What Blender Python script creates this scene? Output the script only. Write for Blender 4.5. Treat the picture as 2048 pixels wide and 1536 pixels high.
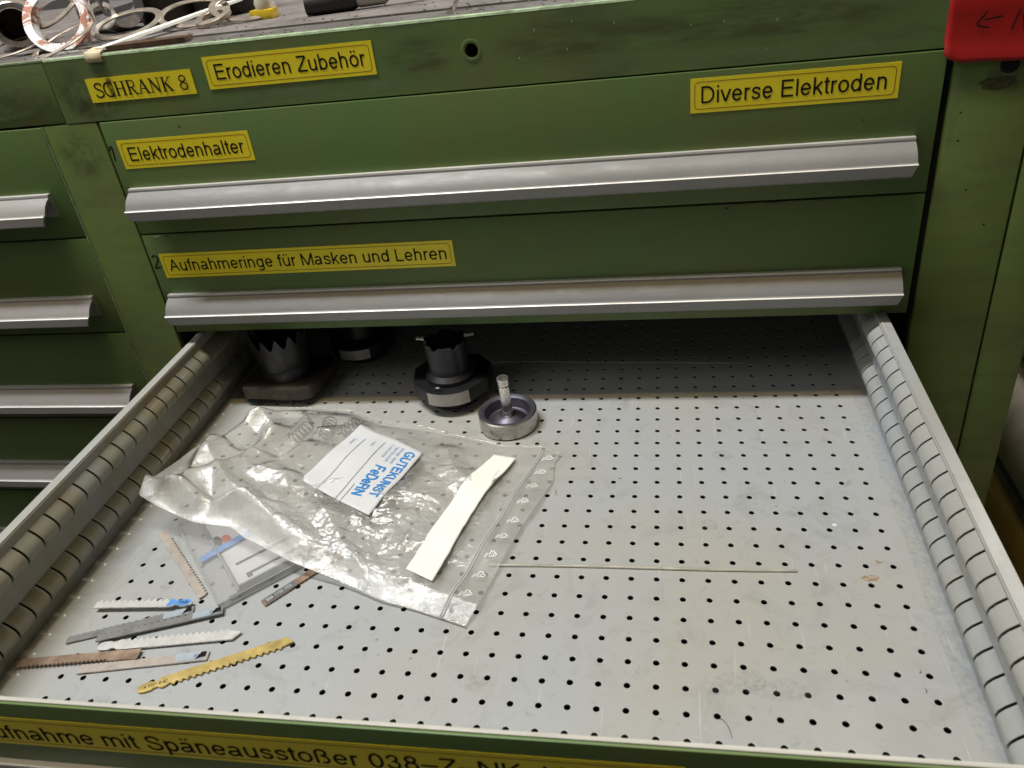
import bpy, bmesh, math, random
from mathutils import Vector, Matrix, kdtree, noise
R = math.radians
PI = math.pi
S = bpy.context.scene
for o in list(bpy.data.objects):
    bpy.data.objects.remove(o)
COL = S.collection

# ------------------------------------------------------------------ camera
cam_d = bpy.data.cameras.new('camera')
cam = bpy.data.objects.new('camera', cam_d)
COL.objects.link(cam)
rows = [[0.9802095328418081, 0.1618570285160998, -0.11398058626793768],
        [-0.010637655063431908, -0.5318703487999812, -0.8467589812704309],
        [-0.1976767867525061, 0.8312137116213404, -0.5196226068906928]]
rx, dn, fw = [Vector(r) for r in rows]
m3 = Matrix((rx, -dn, -fw)).transposed()
cam.matrix_world = Matrix.Translation((0.0121, -0.4771, 0.4011)) @ m3.to_4x4()
cam_d.sensor_width = 36
cam_d.lens = 1587.5 / 2048 * 36
cam_d.clip_start = 0.01
cam_d.clip_end = 50
cam_d.dof.use_dof = True
cam_d.dof.focus_distance = 0.64
cam_d.dof.aperture_fstop = 13
S.camera = cam

# ------------------------------------------------------------------ light
W = bpy.data.worlds.new('World')
S.world = W
W.use_nodes = True
bgn = W.node_tree.nodes['Background']
bgn.inputs['Color'].default_value = (1.0, 0.95, 0.86, 1)
bgn.inputs['Strength'].default_value = 0.07

def area(name, loc, target, sx, sy, energy, col):
    d = bpy.data.lights.new(name, 'AREA')
    d.shape = 'RECTANGLE'
    d.size, d.size_y = sx, sy
    d.energy = energy
    d.color = col
    o = bpy.data.objects.new(name, d)
    COL.objects.link(o)
    z = (Vector(loc) - Vector(target)).normalized()
    x = Vector((1, 0, 0))
    y = z.cross(x).normalized()
    x = y.cross(z)
    o.matrix_world = Matrix.Translation(loc) @ Matrix((x, y, z)).transposed().to_4x4()
    return o

area('ceiling_tube_light', (-0.80, -0.08, 2.3), (-0.3, 0.0, 0), 1.2, 0.18, 59, (0.96, 0.98, 1.0))
area('front_fill_light', (-1.7, -0.95, 1.75), (-0.3, 0.1, 0.2), 1.6, 0.8, 8.5, (1.0, 0.98, 0.95))  # unseen fill added at front left for the green fronts and bag highlights
area('warm_glint_fill', (-0.10, -0.30, 2.3), (-0.3, 0.0, 0.1), 0.8, 0.10, 10, (1.0, 0.70, 0.26))  # unseen warm fill added for golden glints on the bag
area('rear_fill_light', (1.2, 2.7, 2.2), (0.1, 0.6, 0.0), 1.6, 0.2, 95, (1.0, 0.97, 0.92))  # unseen fill added to brighten the bars at right and the bench rings

S.view_settings.view_transform = 'Standard'
S.view_settings.look = 'None'
S.view_settings.exposure = 0.0
S.view_settings.gamma = 1.0
S.cycles.transparent_max_bounces = 24
S.cycles.max_bounces = 10

# drawer frame: the open drawer sags and skews a little against the cabinet
DM = Matrix(((1, 0, 0), (0, 1, 0), (0, 0, 1)))
_r = Vector((0.0125, -0.0069, 0.0058))
DM = Matrix.Rotation(_r.length, 4, _r.normalized())

# ------------------------------------------------------------------ materials
def nt(name):
    m = bpy.data.materials.new(name)
    m.use_nodes = True
    t = m.node_tree
    return m, t, t.nodes['Principled BSDF']

def N(t, kind, **kw):
    n = t.nodes.new(kind)
    for k, v in kw.items():
        if k in n.inputs.keys():
            n.inputs[k].default_value = v
        else:
            setattr(n, k, v)
    return n

def L(t, a, b):
    t.links.new(a, b)

def coords(t, scale=(1, 1, 1), rot=(0, 0, 0)):
    tc = N(t, 'ShaderNodeTexCoord')
    mp = N(t, 'ShaderNodeMapping')
    mp.inputs['Scale'].default_value = scale
    mp.inputs['Rotation'].default_value = rot
    L(t, tc.outputs['Object'], mp.inputs['Vector'])
    return mp.outputs['Vector']

def nz(t, vec, scale, detail=4, rough=0.6, dist=0.0):
    n = N(t, 'ShaderNodeTexNoise')
    n.inputs['Scale'].default_value = scale
    n.inputs['Detail'].default_value = detail
    n.inputs['Roughness'].default_value = rough
    n.inputs['Distortion'].default_value = dist
    L(t, vec, n.inputs['Vector'])
    return n.outputs['Fac']

def ramp(t, fac, stops):
    r = N(t, 'ShaderNodeValToRGB')
    e = r.color_ramp.elements
    while len(e) < len(stops):
        e.new(0.5)
    for el, (p, c) in zip(e, stops):
        el.position = p
        el.color = (c, c, c, 1) if isinstance(c, (int, float)) else tuple(c) + (1,)
    L(t, fac, r.inputs['Fac'])
    return r.outputs['Color']

def mixc(t, fac, a, b, mode='MIX'):
    n = N(t, 'ShaderNodeMix')
    n.data_type = 'RGBA'
    n.blend_type = mode
    for sock, v in ((n.inputs[0], fac), (n.inputs[6], a), (n.inputs[7], b)):
        if isinstance(v, (int, float)):
            sock.default_value = v
        elif isinstance(v, tuple):
            sock.default_value = v + (1,)
        else:
            L(t, v, sock)
    return n.outputs[2]

def mul(t, a, b):
    n = N(t, 'ShaderNodeMath')
    n.operation = 'MULTIPLY'
    for s, v in ((n.inputs[0], a), (n.inputs[1], b)):
        if isinstance(v, (int, float)):
            s.default_value = v
        else:
            L(t, v, s)
    return n.outputs[0]

def bump(t, bs, h, strength, dist=0.001):
    b = N(t, 'ShaderNodeBump')
    b.inputs['Strength'].default_value = strength
    b.inputs['Distance'].default_value = dist
    L(t, h, b.inputs['Height'])
    L(t, b.outputs['Normal'], bs.inputs['Normal'])

def simple(name, col, rough=0.5, metal=0.0, var=0.25, scale=60, bmp=0.1, spec=0.5):
    m, t, b = nt(name)
    v = coords(t)
    f = nz(t, v, scale, 5, 0.65)
    dark = tuple(c * (1 - var) for c in col)
    lite = tuple(min(1, c * (1 + var * 0.6)) for c in col)
    L(t, ramp(t, f, [(0.3, dark), (0.7, lite)]), b.inputs['Base Color'])
    b.inputs['Roughness'].default_value = rough
    b.inputs['Metallic'].default_value = metal
    b.inputs['Specular IOR Level'].default_value = spec
    L(t, ramp(t, nz(t, v, scale * 0.6, 3), [(0.3, max(0.02, rough - 0.08)), (0.7, min(1, rough + 0.12))]), b.inputs['Roughness'])
    if bmp:
        bump(t, b, f, bmp, 0.0006)
    return m

def green_paint(name, a=(0.094, 0.165, 0.048), o=(0.118, 0.155, 0.048), chips=0.6, grime=0.14):
    m, t, b = nt(name)
    v = coords(t)
    vs = coords(t, (0.8, 1.0, 3.5))
    f1 = nz(t, v, 7, 4, 0.6, 0.6)
    f2 = nz(t, vs, 16, 5, 0.65)
    c = mixc(t, ramp(t, f1, [(0.38, 0.0), (0.62, 1.0)]), a, o)
    c = mixc(t, mul(t, ramp(t, f2, [(0.48, 0.0), (0.72, 1.0)]), grime), c, (0.062, 0.066, 0.040))
    # smeared greasy finger dirt
    f3 = nz(t, v, 28, 6, 0.7, 1.5)
    c = mixc(t, mul(t, ramp(t, f3, [(0.58, 0.0), (0.76, 1.0)]), 0.35 * grime), c, (0.040, 0.040, 0.026))
    # pale rub marks
    f4 = nz(t, coords(t, (2.0, 1.0, 9.0)), 22, 4, 0.7)
    c = mixc(t, mul(t, ramp(t, f4, [(0.60, 0.0), (0.78, 1.0)]), 0.14), c, (0.17, 0.24, 0.12))
    # chips down to primer
    vo = N(t, 'ShaderNodeTexVoronoi')
    vo.inputs['Scale'].default_value = 34
    L(t, v, vo.inputs['Vector'])
    cf = ramp(t, vo.outputs['Distance'], [(0.018, 1.0), (0.034, 0.0)])
    sel = ramp(t, nz(t, v, 13, 2), [(0.60, 0.0), (0.63, 1.0)])
    c = mixc(t, mul(t, mul(t, cf, sel), chips), c, (0.09, 0.045, 0.035))
    L(t, c, b.inputs['Base Color'])
    L(t, ramp(t, f2, [(0.3, 0.40), (0.7, 0.58)]), b.inputs['Roughness'])
    b.inputs['Specular IOR Level'].default_value = 0.38
    bump(t, b, nz(t, v, 260, 3), 0.10, 0.0004)
    return m

GREEN = green_paint('green_paint')
GREEN_BAND = green_paint('green_paint_worn', (0.108, 0.182, 0.056), (0.130, 0.158, 0.054), 0.8, 0.55)
GREEN_POST = green_paint('green_paint_post', (0.115, 0.170, 0.044), (0.130, 0.160, 0.046), 0.4, 0.45)
GREEN_EDGE = simple('worn_bright_edge', (0.40, 0.52, 0.32), 0.35, 0.2, 0.45, 120, 0.3)
DARKIN = simple('dark_cabinet_interior', (0.018, 0.018, 0.017), 0.7, 0, 0.3, 30)

def grey_sheet(name, base, warm, smudge, brown=0.0, spots=True):
    m, t, b = nt(name)
    v = coords(t)
    f1 = nz(t, v, 5, 4, 0.55, 0.4)
    c = mixc(t, ramp(t, f1, [(0.4, 0.0), (0.62, 1.0)]), base, warm)
    f2 = nz(t, v, 24, 6, 0.7, 1.0)
    c = mixc(t, mul(t, ramp(t, f2, [(0.52, 0.0), (0.78, 1.0)]), smudge), c, (0.20, 0.20, 0.18))
    f5 = nz(t, v, 90, 5, 0.75, 0.6)
    c = mixc(t, mul(t, ramp(t, f5, [(0.60, 0.0), (0.74, 1.0)]), smudge * 0.9), c, (0.16, 0.155, 0.14))
    # long wipe streaks and thin scratches
    f3 = nz(t, coords(t, (1, 14, 1), (0, 0, 0.12)), 22, 3, 0.6)
    c = mixc(t, mul(t, ramp(t, f3, [(0.58, 0.0), (0.76, 1.0)]), smudge * 0.45), c, (0.30, 0.29, 0.25))
    f4 = nz(t, coords(t, (60, 1.6, 1), (0, 0, 0.7)), 9, 2, 0.5, 0.3)
    c = mixc(t, mul(t, ramp(t, f4, [(0.70, 0.0), (0.74, 1.0)]), 0.35), c, (0.68, 0.68, 0.64))
    if spots:
        vo = N(t, 'ShaderNodeTexVoronoi')
        vo.inputs['Scale'].default_value = 75
        L(t, v, vo.inputs['Vector'])
        sf = mul(t, ramp(t, vo.outputs['Distance'], [(0.04, 1.0), (0.10, 0.0)]), ramp(t, nz(t, v, 17, 2), [(0.55, 0.0), (0.60, 1.0)]))
        c = mixc(t, mul(t, sf, 0.55), c, (0.09, 0.085, 0.075))
    if brown:
        fb = nz(t, coords(t, (1, 6, 1)), 9, 4, 0.6, 0.5)
        c = mixc(t, mul(t, ramp(t, fb, [(0.45, 0.0), (0.70, 1.0)]), brown), c, (0.22, 0.16, 0.06))
    L(t, c, b.inputs['Base Color'])
    L(t, ramp(t, f2, [(0.3, 0.34), (0.7, 0.52)]), b.inputs['Roughness'])
    b.inputs['Specular IOR Level'].default_value = 0.5
    bump(t, b, nz(t, v, 300, 3), 0.06, 0.0003)
    return m

FLOORM = grey_sheet('light_grey_drawer_enamel', (0.375, 0.392, 0.400), (0.385, 0.380, 0.345), 0.5)
WALLM = grey_sheet('grey_wall_enamel', (0.36, 0.38, 0.38), (0.36, 0.355, 0.325), 0.35, 0.0, False)
WALLB = grey_sheet('grey_wall_enamel_shaded', (0.25, 0.26, 0.25), (0.23, 0.22, 0.165), 0.35, 0.6, False)  # left wall: shade and warm reflected streaks put into the colour

def alu(name, metal=0.35, base=(0.24, 0.238, 0.232), grime=(0.30, 0.26, 0.20)):
    m, t, b = nt(name)
    v = coords(t, (1, 3, 3))
    f = nz(t, v, 30, 6, 0.7, 0.8)
    c = mixc(t, ramp(t, nz(t, v, 9, 3), [(0.35, 0.0), (0.65, 1.0)]), base, tuple(x * 0.86 for x in base))
    c = mixc(t, mul(t, ramp(t, f, [(0.54, 0.0), (0.78, 1.0)]), 0.5), c, grime)
    vo = N(t, 'ShaderNodeTexVoronoi')
    vo.inputs['Scale'].default_value = 22
    L(t, v, vo.inputs['Vector'])
    sp = mul(t, ramp(t, vo.outputs['Distance'], [(0.02, 1.0), (0.045, 0.0)]), ramp(t, nz(t, v, 11, 2), [(0.56, 0.0), (0.58, 1.0)]))
    c = mixc(t, mul(t, sp, 0.8), c, (0.05, 0.045, 0.04))
    L(t, c, b.inputs['Base Color'])
    b.inputs['Metallic'].default_value = metal
    L(t, ramp(t, f, [(0.3, 0.50), (0.7, 0.68)]), b.inputs['Roughness'])
    bump(t, b, nz(t, coords(t), 150, 6, 0.7), 0.30, 0.0004)
    return m

ALU = alu('matt_aluminium')
ALU_L = alu('matt_aluminium_dirty', 0.35, (0.33, 0.31, 0.30), (0.30, 0.22, 0.13))
RIMM = alu('aluminium_rim', 0.65, (0.74, 0.72, 0.68), (0.45, 0.30, 0.16))

def yellow():
    m, t, b = nt('yellow_label_tape')
    v = coords(t)
    f = nz(t, v, 14, 4, 0.6)
    c = ramp(t, f, [(0.3, (0.80, 0.65, 0.016)), (0.7, (0.86, 0.73, 0.030))])
    c = mixc(t, mul(t, ramp(t, nz(t, v, 110, 5, 0.7), [(0.58, 0.0), (0.75, 1.0)]), 0.35), c, (0.36, 0.26, 0.03))
    L(t, c, b.inputs['Base Color'])
    b.inputs['Roughness'].default_value = 0.42
    return m
YEL = yellow()
INK = simple('black_print', (0.012, 0.011, 0.010), 0.75, 0, 0.2, spec=0.15)
REDLINE = simple('brown_print_line', (0.20, 0.055, 0.015), 0.5, 0, 0.2)
MARKER = simple('black_marker', (0.010, 0.012, 0.010), 0.7, 0, 0.2, spec=0.15)
BLUEINK = simple('blue_print', (0.03, 0.24, 0.62), 0.5, 0, 0.15)
PALEBLUE = simple('pale_blue_print', (0.25, 0.42, 0.68), 0.5, 0, 0.15)
GREYINK = simple('grey_print', (0.22, 0.23, 0.24), 0.5, 0, 0.15)
PAPER = simple('white_paper', (0.64, 0.65, 0.66), 0.6, 0, 0.04, 40, 0.12)
PAPERB = simple('bright_label_paper', (0.90, 0.91, 0.82), 0.5, 0, 0.03, 40, 0.12)
RED = simple('red_plastic_sheet', (0.33, 0.006, 0.004), 0.5, 0, 0.12, 20, 0.05)
STEEL = simple('ground_steel', (0.52, 0.49, 0.46), 0.28, 0.95, 0.25, 140, 0.15)
STEELB = simple('bright_steel', (0.72, 0.70, 0.66), 0.22, 0.9, 0.06, 120, 0.0)
CASTG = simple('dark_cast_steel', (0.11, 0.105, 0.13), 0.42, 0.6, 0.3, 90, 0.2)
BLACKST = simple('blackened_steel', (0.022, 0.022, 0.024), 0.42, 0.55, 0.4, 60, 0.15)
BLACKST2 = simple('oiled_tool_steel', (0.045, 0.045, 0.050), 0.36, 0.7, 0.3, 50, 0.12)
WORNST = simple('rusty_tool_steel', (0.13, 0.075, 0.045), 0.5, 0.5, 0.5, 60, 0.2)
HOLE = simple('dark_hole', (0.004, 0.004, 0.004), 0.9, 0, 0.1)
GLINTM = simple('glint_metal', (0.5, 0.5, 0.48), 0.4, 0.3, 0.15, 100, 0.05)  # bright metal for the added glint dots on the drawer floor

# ------------------------------------------------------------------ mesh helpers
def obj(name, bm, mat, parent=None, smooth=False, mats=None):
    me = bpy.data.meshes.new(name)
    bm.to_mesh(me)
    bm.free()
    me.materials.append(mat)
    for m in (mats or []):
        me.materials.append(m)
    if smooth:
        me.shade_smooth()
        if smooth != 'full':
            try:
                me.set_sharp_from_angle(angle=R(35))
            except Exception:
                pass
    o = bpy.data.objects.new(name, me)
    COL.objects.link(o)
    if parent:
        o.parent = parent
    return o

def tag(o, label=None, cat=None, group=None, kind=None):
    for k, v in (('label', label), ('category', cat), ('group', group), ('kind', kind)):
        if v:
            o[k] = v
    return o

def thing(name, label, cat, mat=None, group=None):
    o = bpy.data.objects.new(name, None)
    COL.objects.link(o)
    o.empty_display_size = 0.02
    if mat is not None:
        o.matrix_world = mat
    return tag(o, label, cat, group)

def T(x, y, z, rz=0.0):
    return Matrix.Translation((x, y, z)) @ Matrix.Rotation(rz, 4, 'Z')

def box(bm, x0, x1, y0, y1, z0, z1, mi=0, bev=0.0):
    vs = [bm.verts.new(p) for p in ((x0, y0, z0), (x1, y0, z0), (x1, y1, z0), (x0, y1, z0), (x0, y0, z1), (x1, y0, z1), (x1, y1, z1), (x0, y1, z1))]
    fs = [bm.faces.new([vs[i] for i in f]) for f in ((3, 2, 1, 0), (4, 5, 6, 7), (0, 1, 5, 4), (1, 2, 6, 5), (2, 3, 7, 6), (3, 0, 4, 7))]
    for f in fs:
        f.material_index = mi
    if bev:
        es = list({e for f in fs for e in f.edges})
        bmesh.ops.bevel(bm, geom=es, offset=bev, segments=2, affect='EDGES', profile=0.6)
    return fs

def boxo(name, dims, mat, parent=None, bev=0.0):
    bm = bmesh.new()
    box(bm, *dims, bev=bev)
    return obj(name, bm, mat, parent, smooth=bool(bev))

def lathe(bm, prof, n=48, cx=0, cy=0, a0=0.0):
    rings = []
    for r, z in prof:
        if r < 1e-6:
            rings.append([bm.verts.new((cx, cy, z))])
        else:
            rings.append([bm.verts.new((cx + r * math.cos(a0 + 2 * PI * i / n), cy + r * math.sin(a0 + 2 * PI * i / n), z)) for i in range(n)])
    for a, b in zip(rings, rings[1:]):
        if len(a) == 1 and len(b) == 1:
            continue
        for i in range(n):
            j = (i + 1) % n
            if len(a) == 1:
                bm.faces.new((a[0], b[i], b[j]))
            elif len(b) == 1:
                bm.faces.new((a[j], a[i], b[0]))
            else:
                bm.faces.new((a[i], a[j], b[j], b[i]))
    return rings

def prism(bm, pts, z0, z1, mi=0):
    a = [bm.verts.new((x, y, z0)) for x, y in pts]
    b = [bm.verts.new((x, y, z1)) for x, y in pts]
    n = len(pts)
    fs = [bm.faces.new(b), bm.faces.new(a[::-1])]
    for i in range(n):
        j = (i + 1) % n
        fs.append(bm.faces.new((a[i], a[j], b[j], b[i])))
    for f in fs:
        f.material_index = mi
    return fs

def tube(bm, pts, r, n=10, close=False, caps=True, rb=None):
    pts = [Vector(p) for p in pts]
    rings = []
    up = Vector((0, 0, 1))
    prev = None
    for i, p in enumerate(pts):
        if close:
            d = pts[(i + 1) % len(pts)] - pts[i - 1]
        else:
            d = pts[min(i + 1, len(pts) - 1)] - pts[max(i - 1, 0)]
        d.normalize()
        if prev is None:
            s = d.cross(up)
            if s.length < 0.1:
                s = d.cross(Vector((1, 0, 0)))
        else:
            s = prev - d * prev.dot(d)
        s.normalize()
        prev = s
        u = s.cross(d)
        rr = rb if rb else r
        rings.append([bm.verts.new(p + s * r * math.cos(2 * PI * k / n) + u * rr * math.sin(2 * PI * k / n)) for k in range(n)])
    m = len(rings)
    for i in range(m if close else m - 1):
        a, b = rings[i], rings[(i + 1) % m]
        for k in range(n):
            l = (k + 1) % n
            bm.faces.new((a[k], a[l], b[l], b[k]))
    if caps and not close:
        bm.faces.new(rings[0][::-1])
        bm.faces.new(rings[-1])

def ribbon(bm, pts, w, h=0.0002, closed=False):
    """flat printed stroke in the XZ plane (y toward viewer is negative), thickness h"""
    n = len(pts)
    Lf, Rt = [], []
    for i in range(n):
        a = Vector(pts[i - 1] if (closed or i > 0) else pts[i])
        b = Vector(pts[(i + 1) % n] if (closed or i < n - 1) else pts[i])
        d = (b - a)
        d.normalize()
        nn = Vector((-d.y, d.x)) * w / 2
        p = Vector(pts[i])
        Lf.append(bm.verts.new((p.x + nn.x, p.y + nn.y, h)))
        Rt.append(bm.verts.new((p.x - nn.x, p.y - nn.y, h)))
    for i in range(n if closed else n - 1):
        j = (i + 1) % n
        bm.faces.new((Rt[i], Rt[j], Lf[j], Lf[i]))

# map print laid out in XY onto a vertical front (x->x, y->z, z->-y)
def MV(x, y, z):
    return Matrix(((1, 0, 0, x), (0, 0, -1, y), (0, 1, 0, z), (0, 0, 0, 1)))

def el(cx, cy, rx_, ry_, a0, a1, n=14):
    return [(cx + rx_ * math.cos(R(a0 + (a1 - a0) * k / n)), cy + ry_ * math.sin(R(a0 + (a1 - a0) * k / n))) for k in range(n + 1)]

XH = 0.735
_bowl = lambda cx: el(cx, XH / 2, 0.25, XH / 2 - 0.055, 0, 360, 24)
_n = lambda x: [[(x, 0), (x, XH)], el(x + 0.225, XH - 0.27, 0.225, 0.215, 180, 0, 12) + [(x + 0.45, 0)]]
SANS = {
    ' ': (0.387, []),
    'a': (0.774, [el(0.36, XH - 0.235, 0.225, 0.18, 150, 0, 10) + [(0.585, 0.18), (0.60, 0.07), (0.68, 0.055)], [(0.585, 0.42), (0.50, 0.385), (0.30, 0.365)] + el(0.29, 0.21, 0.195, 0.155, 100, 270, 10) + [(0.42, 0.085), (0.54, 0.18), (0.585, 0.30)]]),
    'b': (0.774, [[(0.15, 0), (0.15, 1)], _bowl(0.40)]),
    'c': (0.696, [el(0.37, XH / 2, 0.25, XH / 2 - 0.055, 40, 320, 20)]),
    'd': (0.774, [[(0.62, 0), (0.62, 1)], _bowl(0.37)]),
    'e': (0.774, [[(0.13, 0.37), (0.64, 0.37)], el(0.385, XH / 2, 0.26, XH / 2 - 0.055, 0, 325, 22)]),
    'f': (0.387, [[(0.19, 0), (0.19, 0.82)] + el(0.31, 0.82, 0.12, 0.13, 180, 90, 5) + [(0.375, 0.95)], [(0.03, 0.70), (0.36, 0.70)]]),
    'g': (0.774, [_bowl(0.37), [(0.62, XH), (0.62, -0.06)] + el(0.38, -0.06, 0.24, 0.17, 0, -150, 10)]),
    'h': (0.774, [[(0.15, 0), (0.15, 1)], _n(0.15)[1]]),
    'i': (0.309, [[(0.155, 0), (0.155, XH)], [(0.155, 0.89), (0.155, 1.0)]]),
    'k': (0.696, [[(0.14, 0), (0.14, 1)], [(0.15, 0.27), (0.60, XH)], [(0.30, 0.42), (0.62, 0)]]),
    'l': (0.309, [[(0.155, 0), (0.155, 1)]]),
    'm': (1.16, [[(0.14, 0), (0.14, XH)], el(0.345, XH - 0.26, 0.205, 0.205, 180, 0, 12) + [(0.55, 0)], el(0.795, XH - 0.26, 0.215, 0.205, 167, 0, 12) + [(1.01, 0)]]),
    'n': (0.774, _n(0.15)),
    'o': (0.774, [el(0.387, XH / 2, 0.27, XH / 2 - 0.055, 0, 360, 24)]),
    'p': (0.774, [[(0.15, -0.29), (0.15, XH)], _bowl(0.40)]),
    'r': (0.464, [[(0.15, 0), (0.15, XH)], [(0.15, 0.42)] + el(0.36, 0.46, 0.21, 0.21, 170, 88, 8) + [(0.43, 0.67)]]),
    's': (0.696, [[(0.58, 0.54), (0.54, 0.63), (0.44, 0.675), (0.32, 0.68), (0.20, 0.64), (0.15, 0.55), (0.19, 0.46), (0.32, 0.40), (0.46, 0.355), (0.57, 0.28), (0.57, 0.17), (0.49, 0.085), (0.34, 0.055), (0.20, 0.08), (0.12, 0.20)]]),
    't': (0.387, [[(0.19, 0.94), (0.19, 0.17)] + el(0.29, 0.16, 0.10, 0.105, 180, 270, 5) + [(0.36, 0.06)], [(0.03, 0.70), (0.36, 0.70)]]),
    'u': (0.774, [[(0.62, XH), (0.62, 0)], [(0.15, XH), (0.15, 0.27)] + el(0.375, 0.27, 0.225, 0.215, 180, 360, 12)]),
    'v': (0.696, [[(0.06, XH), (0.345, 0.02)], [(0.345, 0.02), (0.635, XH)]]),
    'w': (1.0, [[(0.05, XH), (0.28, 0.02)], [(0.28, 0.02), (0.5, XH)], [(0.5, XH), (0.72, 0.02)], [(0.72, 0.02), (0.95, XH)]]),
    'z': (0.696, [[(0.08, XH - 0.05), (0.60, XH - 0.05)], [(0.58, XH - 0.05), (0.10, 0.05)], [(0.08, 0.05), (0.62, 0.05)]]),
    'A': (0.929, [[(0.07, 0), (0.465, 0.98)], [(0.465, 0.98), (0.86, 0)], [(0.20, 0.36), (0.73, 0.36)]]),
    'B': (0.929, [[(0.15, 0), (0.15, 1)], [(0.15, 0.95), (0.48, 0.95)] + el(0.48, 0.745, 0.25, 0.205, 90, -90, 10) + [(0.15, 0.54)], [(0.15, 0.05), (0.50, 0.05)] + el(0.50, 0.295, 0.27, 0.245, -90, 90, 10)]),
    'C': (1.006, [el(0.52, 0.50, 0.40, 0.445, 35, 325, 24)]),
    'D': (1.006, [[(0.15, 0), (0.15, 1)], [(0.15, 0.95), (0.45, 0.95)] + el(0.45, 0.50, 0.42, 0.45, 90, -90, 18) + [(0.15, 0.05)]]),
    'E': (0.929, [[(0.16, 0), (0.16, 1)], [(0.16, 0.945), (0.84, 0.945)], [(0.16, 0.53), (0.79, 0.53)], [(0.16, 0.055), (0.86, 0.055)]]),
    'F': (0.85, [[(0.16, 0), (0.16, 1)], [(0.16, 0.945), (0.80, 0.945)], [(0.16, 0.51), (0.72, 0.51)]]),
    'G': (1.083, [el(0.53, 0.50, 0.42, 0.445, 40, 330, 24), [(0.56, 0.46), (0.93, 0.46), (0.93, 0.03)]]),
    'H': (1.006, [[(0.15, 0), (0.15, 1)], [(0.86, 0), (0.86, 1)], [(0.15, 0.53), (0.86, 0.53)]]),
    'I': (0.387, [[(0.19, 0), (0.19, 1)]]),
    'K': (0.929, [[(0.15, 0), (0.15, 1)], [(0.15, 0.35), (0.80, 1.0)], [(0.36, 0.57), (0.85, 0)]]),
    'L': (0.774, [[(0.15, 0), (0.15, 1)], [(0.15, 0.055), (0.72, 0.055)]]),
    'M': (1.16, [[(0.14, 0), (0.14, 1)], [(0.14, 0.98), (0.58, 0.02)], [(0.58, 0.02), (1.02, 0.98)], [(1.02, 0), (1.02, 1)]]),
    'N': (1.006, [[(0.15, 0), (0.15, 1)], [(0.15, 0.98), (0.86, 0.02)], [(0.86, 0), (0.86, 1)]]),
    'R': (1.006, [[(0.15, 0), (0.15, 1)], [(0.15, 0.95), (0.56, 0.95)] + el(0.56, 0.725, 0.26, 0.225, 90, -90, 12) + [(0.15, 0.50)], [(0.58, 0.50), (0.76, 0.40), (0.80, 0.12), (0.88, 0)]]),
    'S': (0.929, [[(0.78, 0.70), (0.74, 0.84), (0.62, 0.93), (0.45, 0.95), (0.28, 0.91), (0.18, 0.79), (0.20, 0.66), (0.32, 0.57), (0.50, 0.52), (0.68, 0.46), (0.80, 0.36), (0.80, 0.21), (0.70, 0.09), (0.48, 0.04), (0.28, 0.08), (0.16, 0.18), (0.12, 0.33)]]),
    'T': (0.85, [[(0.425, 0), (0.425, 1)], [(0.04, 0.945), (0.81, 0.945)]]),
    'U': (1.006, [[(0.15, 1), (0.15, 0.36)] + el(0.503, 0.36, 0.353, 0.315, 180, 360, 14) + [(0.856, 1)]]),
    'Z': (0.85, [[(0.10, 0.945), (0.78, 0.945)], [(0.76, 0.93), (0.08, 0.07)], [(0.06, 0.055), (0.80, 0.055)]]),
    '0': (0.774, [el(0.387, 0.49, 0.26, 0.44, 0, 360, 26)]),
    '1': (0.774, [[(0.44, 0), (0.44, 0.98)], [(0.20, 0.75), (0.34, 0.79), (0.42, 0.95)]]),
    '2': (0.774, [[(0.14, 0.66), (0.17, 0.82), (0.28, 0.92), (0.42, 0.93), (0.57, 0.86), (0.61, 0.70), (0.54, 0.54), (0.36, 0.40), (0.20, 0.24), (0.13, 0.055), (0.66, 0.055)]]),
    '3': (0.774, [[(0.14, 0.70), (0.20, 0.86), (0.36, 0.93), (0.52, 0.87), (0.57, 0.72), (0.50, 0.57), (0.34, 0.52), (0.52, 0.48), (0.63, 0.34), (0.62, 0.17), (0.48, 0.06), (0.30, 0.06), (0.17, 0.14), (0.12, 0.29)]]),
    '4': (0.774, [[(0.52, 0), (0.52, 0.96)], [(0.52, 0.94), (0.08, 0.29)], [(0.06, 0.27), (0.70, 0.27)]]),
    '5': (0.774, [[(0.62, 0.93), (0.24, 0.93), (0.18, 0.50)], [(0.18, 0.50), (0.32, 0.60), (0.50, 0.58), (0.62, 0.44), (0.62, 0.24), (0.50, 0.09), (0.32, 0.05), (0.18, 0.12), (0.12, 0.26)]]),
    '8': (0.774, [el(0.387, 0.735, 0.205, 0.195, 0, 360, 20), el(0.387, 0.285, 0.25, 0.235, 0, 360, 22)]),
    '-': (0.46, [[(0.06, 0.37), (0.40, 0.37)]]),
    '\u2013': (0.80, [[(0.04, 0.40), (0.76, 0.40)]]),
    ',': (0.387, [[(0.19, 0.10), (0.19, -0.02), (0.14, -0.14)]]),
    '.': (0.387, [[(0.19, 0.0), (0.19, 0.12)]]),
    '\u00df': (0.85, [[(0.15, 0), (0.15, 0.72)] + el(0.385, 0.73, 0.235, 0.21, 180, 0, 12) + [(0.60, 0.64), (0.48, 0.56), (0.36, 0.53)], [(0.40, 0.53), (0.60, 0.46), (0.70, 0.30), (0.66, 0.14), (0.54, 0.06), (0.36, 0.055)]]),
}
for _c, _b in (('\u00f6', 'o'), ('\u00fc', 'u'), ('\u00e4', 'a')):
    SANS[_c] = (SANS[_b][0], SANS[_b][1] + [[(0.27, 0.88), (0.27, 0.995)], [(0.51, 0.88), (0.51, 0.995)]])

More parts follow.
